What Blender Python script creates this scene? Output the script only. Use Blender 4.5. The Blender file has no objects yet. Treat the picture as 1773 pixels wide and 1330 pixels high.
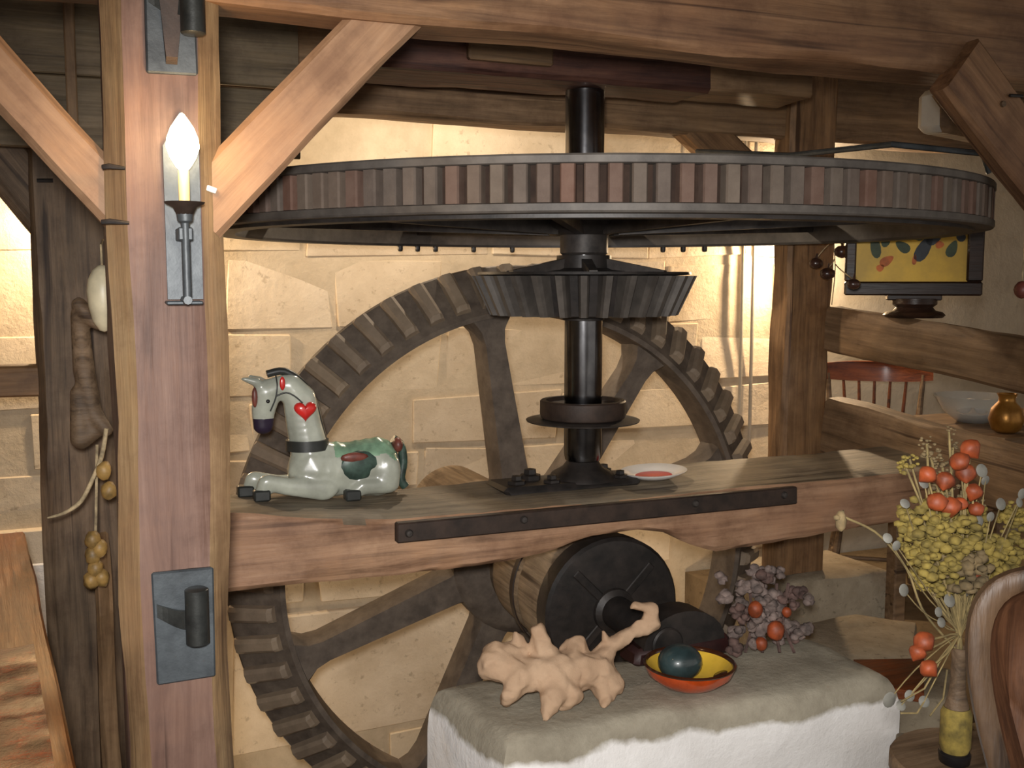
import bpy, bmesh, math, random
from mathutils import Vector, Matrix, noise, Euler
S = bpy.context.scene
COL = S.collection
random.seed(7)
R = math.radians

# ------------------------------------------------------------------ camera
F, CX, CY = 1800.0, 886.5, 665.0
YAW, PITCH = R(22.0), math.atan((665.0 - 480.0) / 1800.0)
EYE = Vector((0, 0, 1.6))
cam_d = bpy.data.cameras.new('camera'); cam = bpy.data.objects.new('camera', cam_d)
COL.objects.link(cam); S.camera = cam
cam.location = EYE; cam.rotation_euler = (R(90) - PITCH, 0, -YAW)
cam_d.sensor_width = 36; cam_d.lens = F / 1773.0 * 36; cam_d.clip_start = 0.02

# ------------------------------------------------------------------ world, lights, exposure
w = bpy.data.worlds.new('World'); S.world = w; w.use_nodes = True
w.node_tree.nodes['Background'].inputs[0].default_value = (1.0, 0.92, 0.83, 1)
w.node_tree.nodes['Background'].inputs[1].default_value = 0.62
vs = S.view_settings
vs.view_transform = 'Standard'; vs.look = 'None'; vs.gamma = 1; vs.use_curve_mapping = False
vs.exposure = 0.0

def point_light(name, loc, energy, color, radius=0.04):
    d = bpy.data.lights.new(name, 'POINT'); d.energy = energy; d.color = color; d.shadow_soft_size = radius
    o = bpy.data.objects.new(name, d); o.location = loc; COL.objects.link(o); return o
WARM = (1.0, 0.73, 0.45)
fl_d = bpy.data.lights.new('camera_flash', 'SPOT'); fl_d.energy = 270; fl_d.color = (1.0, 0.97, 0.94)
fl_d.spot_size = R(76); fl_d.spot_blend = 0.9; fl_d.shadow_soft_size = 0.05
fl = bpy.data.objects.new('camera_flash', fl_d); COL.objects.link(fl)
fl.location = (-0.03, 0.0, 1.68); fl.rotation_euler = (R(77.0), 0, R(-20))

# ------------------------------------------------------------------ photograph rays
_f = Vector((math.sin(YAW) * math.cos(PITCH), math.cos(YAW) * math.cos(PITCH), -math.sin(PITCH)))
_r = Vector((math.cos(YAW), -math.sin(YAW), 0)); _u = _r.cross(_f)
def ray(px, py): return _f + _r * ((px - CX) / F) + _u * ((CY - py) / F)
def U(px, py, Y): d = ray(px, py); return EYE + d * (Y / d.y)
def UX(px, py, X): d = ray(px, py); return EYE + d * (X / d.x)
def UZ(px, py, Z): d = ray(px, py); return EYE + d * ((Z - EYE.z) / d.z)

# ------------------------------------------------------------------ materials
def lin(c):
    return tuple(((v / 255) / 12.92 if v / 255 <= 0.04045 else ((v / 255 + 0.055) / 1.055) ** 2.4) for v in c) + (1,)
def _mat(name):
    m = bpy.data.materials.new(name); m.use_nodes = True
    nt = m.node_tree; return m, nt, nt.nodes['Principled BSDF']
def _coords(nt, scale, rnd=True):
    tc = nt.nodes.new('ShaderNodeTexCoord'); mp = nt.nodes.new('ShaderNodeMapping')
    mp.inputs['Scale'].default_value = scale
    if rnd:
        oi = nt.nodes.new('ShaderNodeObjectInfo'); mu = nt.nodes.new('ShaderNodeMath'); mu.operation = 'MULTIPLY'
        mu.inputs[1].default_value = 37.0; nt.links.new(oi.outputs['Random'], mu.inputs[0])
        ad = nt.nodes.new('ShaderNodeVectorMath'); ad.operation = 'ADD'
        nt.links.new(tc.outputs['Object'], ad.inputs[0]); nt.links.new(mu.outputs[0], ad.inputs[1])
        nt.links.new(ad.outputs[0], mp.inputs['Vector'])
    else:
        nt.links.new(tc.outputs['Object'], mp.inputs['Vector'])
    return mp
def _noise(nt, mp, scale, detail=5, rough=0.6, dist=0.0):
    n = nt.nodes.new('ShaderNodeTexNoise'); n.inputs['Scale'].default_value = scale
    n.inputs['Detail'].default_value = detail; n.inputs['Roughness'].default_value = rough
    n.inputs['Distortion'].default_value = dist
    nt.links.new(mp.outputs[0], n.inputs['Vector']); return n
def _ramp(nt, src, stops):
    r = nt.nodes.new('ShaderNodeValToRGB'); e = r.color_ramp.elements
    while len(e) < len(stops): e.new(0.5)
    for k, (p, c) in enumerate(stops): e[k].position = p; e[k].color = c
    nt.links.new(src, r.inputs['Fac']); return r
def _bump(nt, b, src, strength, dist=0.01):
    bp = nt.nodes.new('ShaderNodeBump'); bp.inputs['Strength'].default_value = strength
    bp.inputs['Distance'].default_value = dist
    nt.links.new(src, bp.inputs['Height']); nt.links.new(bp.outputs[0], b.inputs['Normal'])
def _mix(nt, fac, a, c, mode='MIX'):
    m = nt.nodes.new('ShaderNodeMix'); m.data_type = 'RGBA'; m.blend_type = mode
    if isinstance(fac, float): m.inputs[0].default_value = fac
    else: nt.links.new(fac, m.inputs[0])
    for s, v in ((6, a), (7, c)):
        if isinstance(v, tuple): m.inputs[s].default_value = v
        else: nt.links.new(v, m.inputs[s])
    return m.outputs[2]
def wood(name, dark, mid, light, rough=0.62, axis=0, grain=9.0, bump=0.45, stain=None, coat=0.0, spec=0.35):
    m, nt, b = _mat(name)
    sc = [11.0, 11.0, 11.0]; sc[axis] = 0.8
    mp = _coords(nt, sc)
    n1 = _noise(nt, mp, grain * 0.35, 7, 0.65, 0.6)
    rp = _ramp(nt, n1.outputs['Fac'], [(0.30, lin(dark)), (0.50, lin(mid)), (0.72, lin(light))])
    sc2 = [5.0, 5.0, 5.0]; sc2[axis] = 1.6
    mp2 = _coords(nt, sc2)
    n2 = _noise(nt, mp2, 1.0, 4, 0.6)
    rp2 = _ramp(nt, n2.outputs['Fac'], [(0.36, (0, 0, 0, 1)), (0.66, (1, 1, 1, 1))])
    st = lin(stain) if stain else lin(tuple(v * 0.62 for v in mid))
    f = nt.nodes.new('ShaderNodeMath'); f.operation = 'MULTIPLY'; f.inputs[1].default_value = 0.6
    nt.links.new(rp2.outputs[0], f.inputs[0])
    col = _mix(nt, f.outputs[0], rp.outputs[0], st)
    sc4 = [26.0, 26.0, 26.0]; sc4[axis] = 0.55
    n4 = _noise(nt, _coords(nt, sc4), 1.0, 3, 0.5, 0.3)
    ck = _ramp(nt, n4.outputs['Fac'], [(0.30, (0.30, 0.26, 0.24, 1)), (0.37, (1, 1, 1, 1)), (0.64, (1, 1, 1, 1)), (0.76, (1.22, 1.2, 1.16, 1))])
    col = _mix(nt, 1.0, col, ck.outputs[0], 'MULTIPLY')
    n5 = _noise(nt, _coords(nt, (7, 7, 7)), 1.0, 6, 0.7)
    mo = _ramp(nt, n5.outputs['Fac'], [(0.34, (0.70, 0.66, 0.64, 1)), (0.50, (1, 1, 1, 1)), (0.68, (1.18, 1.15, 1.08, 1))])
    col = _mix(nt, 0.9, col, mo.outputs[0], 'MULTIPLY')
    nt.links.new(col, b.inputs['Base Color'])
    b.inputs['Roughness'].default_value = rough; b.inputs['Specular IOR Level'].default_value = spec
    b.inputs['Coat Weight'].default_value = coat; b.inputs['Coat Roughness'].default_value = 0.12
    sc3 = [60.0, 60.0, 60.0]; sc3[axis] = 2.0
    n3 = _noise(nt, _coords(nt, sc3), 1.0, 4, 0.6)
    _bump(nt, b, n3.outputs['Fac'], bump, 0.006)
    return m
def stone(name, a, c, dark, rough=0.9, scale=5.0, bump=0.6, pits=True):
    m, nt, b = _mat(name)
    mp = _coords(nt, (1, 1, 1))
    n1 = _noise(nt, mp, scale, 8, 0.65)
    rp = _ramp(nt, n1.outputs['Fac'], [(0.32, lin(a)), (0.68, lin(c))])
    n2 = _noise(nt, mp, scale * 7, 4, 0.6)
    rp2 = _ramp(nt, n2.outputs['Fac'], [(0.30, (1, 1, 1, 1)), (0.40, (0, 0, 0, 1))])
    f = nt.nodes.new('ShaderNodeMath'); f.operation = 'MULTIPLY'; f.inputs[1].default_value = 0.55 if pits else 0.15
    nt.links.new(rp2.outputs[0], f.inputs[0])
    col = _mix(nt, f.outputs[0], rp.outputs[0], lin(dark))
    oi = nt.nodes.new('ShaderNodeObjectInfo')
    rv = _ramp(nt, oi.outputs['Random'], [(0, (0.80, 0.78, 0.76, 1)), (0.5, (0.95, 0.94, 0.90, 1)), (1, (1, 1, 1, 1))])
    col = _mix(nt, 1.0, col, rv.outputs[0], 'MULTIPLY')
    nt.links.new(col, b.inputs['Base Color'])
    b.inputs['Roughness'].default_value = rough; b.inputs['Specular IOR Level'].default_value = 0.15
    n3 = _noise(nt, mp, scale * 4, 8, 0.7)
    _bump(nt, b, n3.outputs['Fac'], bump, 0.02)
    return m
def metal(name, a, c, rough=0.5, metallic=0.6, scale=14.0, bump=0.25, tint=None, spec=0.5):
    m, nt, b = _mat(name)
    mp = _coords(nt, (1, 1, 1))
    n1 = _noise(nt, mp, scale, 6, 0.65)
    rp = _ramp(nt, n1.outputs['Fac'], [(0.35, lin(a)), (0.65, lin(c))])
    out = rp.outputs[0]
    if tint:
        oi = nt.nodes.new('ShaderNodeObjectInfo')
        stops = [(k / max(1, len(tint) - 1), lin(t)) for k, t in enumerate(tint)]
        tr = _ramp(nt, oi.outputs['Random'], stops)
        out = _mix(nt, 0.55, out, tr.outputs[0])
    nt.links.new(out, b.inputs['Base Color'])
    b.inputs['Roughness'].default_value = rough; b.inputs['Metallic'].default_value = metallic
    b.inputs['Specular IOR Level'].default_value = spec
    _bump(nt, b, n1.outputs['Fac'], bump, 0.006)
    return m
def paint(name, c, rough=0.45, var=0.12, scale=9.0, coat=0.0, bump=0.08, spec=0.5):
    m, nt, b = _mat(name)
    mp = _coords(nt, (1, 1, 1)); n1 = _noise(nt, mp, scale, 5, 0.6)
    lo = tuple(max(0, v * (1 - var)) for v in c); hi = tuple(min(255, v * (1 + var)) for v in c)
    rp = _ramp(nt, n1.outputs['Fac'], [(0.35, lin(lo)), (0.65, lin(hi))])
    nt.links.new(rp.outputs[0], b.inputs['Base Color'])
    b.inputs['Roughness'].default_value = rough; b.inputs['Coat Weight'].default_value = coat
    b.inputs['Specular IOR Level'].default_value = spec
    b.inputs['Coat Roughness'].default_value = 0.1
    _bump(nt, b, n1.outputs['Fac'], bump, 0.01)
    return m
M = {}
M['oak'] = wood('oak_heart', (70, 52, 45), (108, 84, 73), (132, 107, 94), stain=(94, 68, 57), coat=0.05)
M['sap'] = wood('oak_sapwood', (98, 78, 54), (136, 112, 80), (160, 136, 102), stain=(108, 80, 58))
M['pale'] = wood('oak_pale', (116, 88, 66), (148, 116, 88), (168, 136, 106), stain=(130, 96, 70), bump=0.3)
M['beam'] = wood('beam_brown', (80, 58, 42), (122, 92, 66), (150, 116, 86), stain=(102, 68, 46))
M['beam_red'] = wood('beam_reddish', (112, 86, 66), (160, 126, 98), (184, 150, 120), stain=(134, 98, 76))
M['greywood'] = wood('weathered_boards', (72, 60, 44), (112, 96, 74), (136, 118, 94), stain=(92, 80, 58))
M['darkwood'] = wood('dark_timber', (66, 52, 40), (110, 90, 70), (136, 114, 92), stain=(80, 66, 50))
M['midwood'] = wood('mid_timber', (80, 62, 44), (126, 100, 74), (154, 126, 96), stain=(98, 76, 52))
M['rearpost'] = wood('rear_post_wood', (78, 58, 40), (128, 98, 68), (158, 124, 88), stain=(104, 76, 50))
M['redwood'] = wood('red_black_timber', (48, 26, 22), (88, 56, 44), (116, 80, 62), stain=(40, 26, 24))
M['chairwood'] = wood('orange_chair_wood', (70, 30, 10), (112, 54, 20), (136, 72, 32), rough=0.5, coat=0.1)
M['beamtop'] = wood('beam_dusty_top', (92, 82, 68), (132, 120, 102), (158, 146, 126), stain=(108, 96, 80))
M['tablewood'] = wood('lacquered_table', (96, 52, 22), (158, 96, 46), (186, 122, 64), rough=0.3, coat=0.6, axis=1, stain=(104, 50, 24), bump=0.9)
M['log'] = wood('axle_log_wood', (88, 74, 60), (142, 126, 106), (172, 156, 134), axis=2, stain=(96, 80, 62))
M['tub'] = wood('tub_wood', (66, 42, 28), (104, 68, 45), (126, 87, 60), rough=0.5, axis=2, coat=0.1)
M['tubrim'] = wood('tub_rim_wood', (54, 38, 26), (88, 66, 46), (110, 85, 62), rough=0.5, axis=2)
M['iron'] = metal('cast_iron', (42, 38, 36), (74, 68, 64), 0.55, 0.35)
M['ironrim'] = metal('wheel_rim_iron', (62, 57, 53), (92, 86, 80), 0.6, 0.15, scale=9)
M['ironblack'] = metal('black_iron', (28, 26, 25), (52, 46, 43), 0.5, 0.2)
M['strap'] = metal('strap_iron', (36, 27, 22), (60, 46, 38), 0.6, 0.2)
M['cog'] = metal('cog_wood', (72, 62, 55), (98, 87, 78), 0.75, 0.0, scale=22, tint=[(96, 86, 78), (86, 77, 70), (104, 70, 56), (84, 76, 70), (104, 92, 80), (94, 76, 65)], spec=.25)
M['pitiron'] = metal('pit_wheel_iron', (74, 64, 55), (104, 92, 80), 0.7, 0.05)
M['pitcog'] = metal('pit_cog_wood', (100, 88, 74), (140, 124, 106), 0.7, 0.0, scale=18, tint=[(124, 108, 90), (140, 122, 100), (114, 100, 86)])
M['shaft'] = metal('polished_shaft', (96, 96, 99), (118, 118, 120), 0.2, 1.0, scale=20, bump=0.02)
M['hinge'] = metal('grey_iron', (48, 53, 57), (74, 80, 84), 0.5, 0.3)
M['hingedark'] = metal('dark_grey_iron', (34, 36, 36), (58, 60, 58), 0.4, 0.5)
M['steel'] = metal('sconce_steel', (56, 60, 64), (82, 86, 88), 0.5, 0.4)
M['wallstone'] = stone('limestone', (208, 190, 164), (232, 216, 192), (164, 146, 122), scale=4.0, bump=0.4)
M['mortar'] = stone('mortar', (198, 182, 158), (220, 204, 180), (170, 152, 128), scale=8, bump=0.4, pits=False)
M['plaster'] = stone('grey_plaster', (156, 148, 136), (182, 174, 162), (120, 112, 100), scale=2.5, bump=0.25, pits=False)
M['floor'] = stone('earth_floor', (92, 78, 60), (124, 108, 86), (64, 54, 42), scale=3.0, bump=0.6)
M['slab'] = stone('floor_slab', (128, 116, 98), (170, 158, 138), (90, 80, 64), scale=5.0, bump=0.5)
M['white'] = stone('whitewash', (232, 229, 226), (246, 244, 242), (200, 194, 186), scale=6.0, bump=0.4, pits=False)
M['blocktop'] = stone('worn_stone_top', (140, 134, 118), (176, 170, 152), (110, 104, 86), scale=5.0, bump=0.6, pits=False)
M['ceil'] = wood('ceiling_board', (40, 32, 26), (64, 52, 42), (82, 68, 56))
M['rope'] = paint('rope', (168, 150, 118), 0.9, 0.2, 40)
M['cream'] = paint('cream_paint', (214, 202, 170), 0.4, 0.08)
M['black'] = paint('black_paint', (22, 20, 22), 0.35, 0.1)

# ------------------------------------------------------------------ mesh helpers
def link_mesh(name, bm, mats, smooth=None):
    me = bpy.data.meshes.new(name)
    bmesh.ops.recalc_face_normals(bm, faces=bm.faces[:])
    bm.to_mesh(me); bm.free()
    for mt in (mats if isinstance(mats, (list, tuple)) else [mats]):
        me.materials.append(M[mt] if isinstance(mt, str) else mt)
    if smooth is not None:
        for p in me.polygons: p.use_smooth = True
        me.set_sharp_from_angle(angle=R(smooth))
    return me
def place(name, me, parent=None, mtx=None):
    o = bpy.data.objects.new(name, me); COL.objects.link(o)
    if parent is not None: o.parent = parent
    if mtx is not None: o.matrix_basis = mtx
    return o
def tag(o, label, cat, group=None, kind=None):
    o['label'] = label; o['category'] = cat
    if group: o['group'] = group
    if kind: o['kind'] = kind
    return o
def root(name, loc, label, cat, group=None, mtx=None):
    o = bpy.data.objects.new(name, None); COL.objects.link(o); o.empty_display_size = 0.05
    o.matrix_basis = mtx if mtx is not None else Matrix.Translation(Vector(loc))
    return tag(o, label, cat, group)
def inv(parent): return parent.matrix_basis.inverted()
def obj(name, bm, mats, parent=None, smooth=None):
    """mesh given in world coordinates, centred on its own origin"""
    c = Vector((0, 0, 0))
    for v in bm.verts: c += v.co
    c /= max(1, len(bm.verts))
    bmesh.ops.translate(bm, verts=bm.verts[:], vec=-c)
    mt = Matrix.Translation(c)
    return place(name, link_mesh(name, bm, mats, smooth), parent, (inv_chain(parent) @ mt) if parent else mt)
def world_of(o):
    m = o.matrix_basis.copy(); p = o.parent
    while p: m = p.matrix_basis @ m; p = p.parent
    return m
def inv_chain(o): return world_of(o).inverted()
def nz(p, f, amp, seed=0.0):
    return noise.noise(Vector((p[0] * f + seed * 7.3, p[1] * f - seed * 3.1, p[2] * f + seed * 1.7))) * amp
def add_box(bm, lo, hi, mat=0):
    lo, hi = Vector(lo), Vector(hi)
    v = [bm.verts.new((x, y, z)) for z in (lo.z, hi.z) for y in (lo.y, hi.y) for x in (lo.x, hi.x)]
    for f in ((0, 2, 3, 1), (4, 5, 7, 6), (0, 1, 5, 4), (1, 3, 7, 5), (3, 2, 6, 7), (2, 0, 4, 6)):
        bm.faces.new([v[i] for i in f]).material_index = mat
    return v
def add_chbox(bm, lo, hi, ch, jit=0.0, seed=0, mat=0):
    """box with chamfered edges, corners jittered"""
    rnd = random.Random(seed); lo, hi = Vector(lo), Vector(hi); vs_ = {}
    for ix in (0, 1):
        for iy in (0, 1):
            for iz in (0, 1):
                c = Vector(((lo.x, hi.x)[ix], (lo.y, hi.y)[iy], (lo.z, hi.z)[iz]))
                c += Vector([rnd.uniform(-jit, jit) for _ in range(3)])
                s = Vector((1 - 2 * ix, 1 - 2 * iy, 1 - 2 * iz))
                for ax in range(3):
                    p = c.copy()
                    for k in range(3):
                        if k != ax: p[k] += s[k] * ch
                    vs_[(ix, iy, iz, ax)] = bm.verts.new(p)
    def F_(k): 
        f = bm.faces.new([vs_[q] for q in k]); f.material_index = mat
    for a in (0, 1):
        F_([(a, 0, 0, 0), (a, 1, 0, 0), (a, 1, 1, 0), (a, 0, 1, 0)])
        F_([(0, a, 0, 1), (1, a, 0, 1), (1, a, 1, 1), (0, a, 1, 1)])
        F_([(0, 0, a, 2), (1, 0, a, 2), (1, 1, a, 2), (0, 1, a, 2)])
        for b in (0, 1):
            F_([(0, a, b, 1), (1, a, b, 1), (1, a, b, 2), (0, a, b, 2)])
            F_([(a, 0, b, 0), (a, 1, b, 0), (a, 1, b, 2), (a, 0, b, 2)])
            F_([(a, b, 0, 0), (a, b, 1, 0), (a, b, 1, 1), (a, b, 0, 1)])
            for c in (0, 1):
                F_([(a, b, c, 0), (a, b, c, 1), (a, b, c, 2)])
def add_loft(bm, rings, cap=True, mats=None, closed=False):
    vr = [[bm.verts.new(p) for p in ring] for ring in rings]
    n = len(vr[0])
    rng = range(len(vr)) if closed else range(len(vr) - 1)
    for i in rng:
        a, b = vr[i], vr[(i + 1) % len(vr)]
        for j in range(n):
            f = bm.faces.new((a[j], a[(j + 1) % n], b[(j + 1) % n], b[j]))
            if mats: f.material_index = mats[j]
    if cap and not closed:
        bm.faces.new(vr[0][::-1]); bm.faces.new(vr[-1])
    return vr
def add_tube(bm, pts, rad, n=10, cap=True):
    pts = [Vector(p) for p in pts]
    if not isinstance(rad, (list, tuple)): rad = [rad] * len(pts)
    rings = []; prev = None
    for i, p in enumerate(pts):
        t = (pts[min(i + 1, len(pts) - 1)] - pts[max(i - 1, 0)]).normalized()
        if prev is None:
            a = Vector((0, 0, 1)) if abs(t.z) < 0.9 else Vector((1, 0, 0))
            s = t.cross(a).normalized()
        else:
            s = (prev - t * prev.dot(t)).normalized()
        prev = s; q = t.cross(s)
        rings.append([p + (s * math.cos(2 * math.pi * k / n) + q * math.sin(2 * math.pi * k / n)) * rad[i] for k in range(n)])
    return add_loft(bm, rings, cap)
def add_lathe(bm, prof, c=(0, 0, 0), n=48, closed=False, cap=True, arc=None):
    """profile of (r, z) about the z axis through c"""
    c = Vector(c)
    rings = [[c + Vector((r * math.cos(2 * math.pi * k / n), r * math.sin(2 * math.pi * k / n), z)) for k in range(n)] for r, z in prof]
    return add_loft(bm, rings, cap and not closed, None, closed)
def add_ball(bm, c, r, sub=2, sq=(1, 1, 1), rough=0.0, seed=0, mat=0):
    g = bmesh.ops.create_icosphere(bm, subdivisions=sub, radius=1.0)
    for v in g['verts']:
        d = v.co.copy(); k = 1 + (nz(d, 1.7, rough, seed) if rough else 0)
        v.co = Vector(c) + Vector((d.x * r * sq[0] * k, d.y * r * sq[1] * k, d.z * r * sq[2] * k))
    if mat:
        for f in {f for v in g['verts'] for f in v.link_faces}: f.material_index = mat
def curve_pts(ctrl, n=24):
    ctrl = [Vector(p) for p in ctrl]; out = []
    m = len(ctrl) - 1
    for i in range(n + 1):
        t = i / n * m; k = min(int(t), m - 1); u = t - k
        p0 = ctrl[max(k - 1, 0)]; p1 = ctrl[k]; p2 = ctrl[k + 1]; p3 = ctrl[min(k + 2, m)]
        out.append(0.5 * ((2 * p1) + (p2 - p0) * u + (2 * p0 - 5 * p1 + 4 * p2 - p3) * u * u + (3 * p1 - p0 - 3 * p2 + p3) * u ** 3))
    return out
def interp(tab, x):
    if x <= tab[0][0]: return tab[0][1]
    for (a, va), (b, vb) in zip(tab, tab[1:]):
        if x <= b: return va + (vb - va) * (x - a) / (b - a)
    return tab[-1][1]

def timber(name, A, B, wid, hei, mats, up=(0, 0, 1), ch=0.02, n=22, amp=0.006, seed=1, parent=None, edge=False, ends=None):
    """hewn timber from A to B; local x runs along it, so the grain does too"""
    A, B = Vector(A), Vector(B); L = (B - A).length
    X = (B - A).normalized(); Z = Vector(up); Z = (Z - X * Z.dot(X)).normalized(); Y = Z.cross(X)
    mtx = Matrix.Translation(A) @ Matrix((X, Y, Z)).transposed().to_4x4()
    bm = bmesh.new(); rings = []
    hw, hh = wid / 2, hei / 2
    c = min(ch, hw * 0.45, hh * 0.45)
    base = [(-hw + c, -hh), (-hw * .3, -hh), (hw * .3, -hh), (hw - c, -hh), (hw, -hh + c), (hw, -hh * .3), (hw, hh * .3), (hw, hh - c),
            (hw - c, hh), (hw * .3, hh), (-hw * .3, hh), (-hw + c, hh), (-hw, hh - c), (-hw, hh * .3), (-hw, -hh * .3), (-hw, -hh + c)]
    for i in range(n + 1):
        x = L * i / n; ring = []
        for j, (y, z) in enumerate(base):
            k = 1.0
            if j in (3, 4, 7, 8, 11, 12, 15, 0): k = 1.8
            p = (x, y * 3, z * 3)
            ring.append(Vector((x, y + nz(p, 2.3, amp * k, seed) + nz(p, 9, amp * .5, seed + 5), z + nz(p, 2.3, amp * k, seed + 11) + nz(p, 9, amp * .5, seed + 17))))
        rings.append(ring)
    em = [0] * 16
    if edge:
        for j in (3, 7, 11, 15): em[j] = 1
    add_loft(bm, rings, True, em)
    me = link_mesh(name, bm, mats, 40)
    return place(name, me, parent, (inv_chain(parent) @ mtx) if parent else mtx)

def mid(a, b): return (Vector(a) + Vector(b)) / 2

# ================================================================== THE SETTING
ZC = [(-0.95), -0.62, 0.04, 0.56, 0.78, 1.03, 1.36, 1.69, 2.02, 2.35, 2.68, 3.0]
bm = bmesh.new(); add_box(bm, (-2.6, 4.806, -0.95), (6.6, 5.1, 3.0))
wall = obj('wall_back', bm, 'mortar'); wall['kind'] = 'structure'
k = 0
for ci in range(len(ZC) - 1):
    z0, z1 = ZC[ci], ZC[ci + 1]
    x = -0.95 + (0.37 if ci % 2 else 0.0) + random.uniform(-.08, .08)
    while x < 3.75:
        wd = random.uniform(0.42, 0.95)
        if z1 - z0 > .4: wd = random.uniform(.85, 1.3)
        if ci == 5: wd = 0.72
        x1 = min(x + wd, 3.85); g = 0.016
        bm = bmesh.new()
        add_chbox(bm, (x + g, 4.803 - random.uniform(0, .004), z0 + g), (x1 - g, 4.93, z1 - g), 0.005, 0.018 if z1 - z0 < .4 else .03, k)
        obj('stone', bm, 'wallstone', wall); k += 1; x = x1
bm = bmesh.new(); add_box(bm, (3.85, 4.79, -0.95), (6.6, 4.815, 3.0))
pl = obj('wall_plaster', bm, 'plaster'); pl['kind'] = 'structure'
bm = bmesh.new(); add_box(bm, (-2.6, -0.5, -0.1), (-2.4, 4.815, 3.0)); o = obj('wall_left', bm, 'plaster'); o['kind'] = 'structure'
bm = bmesh.new(); add_box(bm, (6.4, 0.5, -0.1), (6.6, 4.79, 3.0)); o = obj('wall_right', bm, 'plaster'); o['kind'] = 'structure'
bm = bmesh.new(); add_chbox(bm, (-2.39, 4.775, 0.0), (.10, 4.81, .385), .008); o = obj('trim_1', bm, 'white'); o['kind'] = 'structure'
# floor with the wheel pit left open
PX0, PX1, PY0 = 0.16, 2.95, 2.72
bm = bmesh.new()
add_box(bm, (-2.4, -1.5, -0.1), (6.4, PY0, 0.0)); add_box(bm, (-2.4, PY0, -0.1), (PX0, 4.8, 0.0)); add_box(bm, (PX1, PY0, -0.1), (6.4, 4.78, 0.0))
add_box(bm, (PX0 - .12, PY0 - .12, -0.95), (PX1 + .12, 4.8, -0.85))
add_box(bm, (PX0 - .15, PY0, -0.85), (PX0, 4.8, -0.1)); add_box(bm, (PX1, PY0, -0.85), (PX1 + .15, 4.78, -0.1)); add_box(bm, (PX0 - .15, PY0 - .15, -0.85), (PX1 + .15, PY0, -0.1))
flo = obj('floor', bm, 'floor'); flo['kind'] = 'structure'
bm = bmesh.new(); add_box(bm, (-2.6, -0.6, 2.98), (6.6, 5.1, 3.05)); ce = obj('ceiling', bm, 'ceil'); ce['kind'] = 'structure'
for i in range(9):
    timber('joist', (-1.9 + i * 1.0, -0.5, 2.90), (-1.9 + i * 1.0, 4.78, 2.90), 0.14, 0.15, 'ceil', parent=ce, n=8, seed=30 + i)

# ================================================================== TIMBER FRAME
YF = 1.95          # front face of the front frame
# -- front left post
pL, pR = U(195, 600, YF).x, U(390, 600, YF).x
post = timber('front_post', ((pL + pR) / 2, YF + 0.10, 0), ((pL + pR) / 2, YF + 0.10, 2.95), 0.20, pR - pL, ['oak', 'sap'], up=(1, 0, 0), ch=0.036, n=44, amp=0.007, seed=3, edge=True)
tag(post, 'thick brown oak post with pale waney edges carrying the candle lamp', 'post')
bm = bmesh.new()
for (x, y, l) in ((197, 290, .036), (200, 385, .044)):
    c = U(x, y, YF - .004); add_tube(bm, [c + Vector((-l / 2, 0, 0)), c + Vector((-l * .2, -.006, .0012)), c + Vector((l / 2, -.004, -.001))], [.0045, .005, .003], 8)
    o = obj('iron_peg', bm, 'ironblack', post, 40); bm = bmesh.new()
c = U(257, 272, YF); add_lathe(bm, [(0.0001, 0.003), (.005, .003), (.0075, .0), (.0075, -.01)], n=16)
bmesh.ops.rotate(bm, verts=bm.verts[:], cent=(0, 0, 0), matrix=Matrix.Rotation(R(90), 3, 'X')); bmesh.ops.translate(bm, verts=bm.verts[:], vec=c + Vector((0, .004, 0)))
obj('screw', bm, 'steel', post, 40)
bm = bmesh.new(); c = U(366, 328, YF + .012); add_chbox(bm, c + Vector((-.009, -.004, -.005)), c + Vector((.009, .006, .005)), .001)
bmesh.ops.rotate(bm, verts=bm.verts[:], cent=c, matrix=Matrix.Rotation(R(20), 3, 'Y')); obj('cable_clip', bm, 'white', post)

# -- front top beam
zt = U(700, 30, YF).z
tb = timber('top_beam', (-1.6, YF + 0.07, zt + 0.13), (4.6, YF + 0.07, zt + 0.12), 0.14, 0.26, ['beam'], ch=0.014, n=60, amp=0.009, seed=8)
tag(tb, 'long pale brown oak beam across the top of the picture', 'beam')
fp2 = timber('front_post', (2.76, YF + .10, 0), (2.76, YF + .10, zt + .01), 0.2, 0.22, ['oak', 'sap'], up=(1, 0, 0), ch=.03, n=30, seed=13, edge=True)
tag(fp2, 'oak post at the right edge under the right end of the top beam', 'post')

def brace(name, a0, a1, b0, b1, Y, t, mats, seed, ch=.012, amp=.004):
    """edges (a0-a1) and (b0-b1) of a brace in pixels on the plane Y"""
    A = mid(U(*a0, Y), U(*b0, Y)); B = mid(U(*a1, Y), U(*b1, Y))
    d = (B - A).normalized(); e = U(*b0, Y) - U(*a0, Y); wid = (e - d * e.dot(d)).length
    A = A + Vector((0, t / 2, 0)); B = B + Vector((0, t / 2, 0))
    return timber(name, A, B, t, wid, mats, up=Vector((0, 1, 0)).cross(d), ch=ch, n=16, amp=amp, seed=seed)
b1 = brace('knee_brace', (340, 293), (650, -10), (340, 452), (770, -4), YF + .02, .09, ['pale'], 21)
tag(b1, 'pale diagonal oak knee brace rising right from the lamp post', 'brace')
b2 = brace('knee_brace', (-160, -120), (240, 318), (-160, 20), (240, 467), YF + .045, .09, ['pale'], 22)
tag(b2, 'pale diagonal oak knee brace rising left from the lamp post', 'brace')
b3 = brace('knee_brace', (1600, 110), (1890, 480), (1735, 110), (1990, 440), YF - .045, .06, ['beam'], 23)
tag(b3, 'brown diagonal knee brace at the upper right edge', 'brace')
bm = bmesh.new(); c = U(1737, 180, YF - .047); add_lathe(bm, [(.0001, .004), (.007, .003), (.008, -.01)], n=14)
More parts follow.
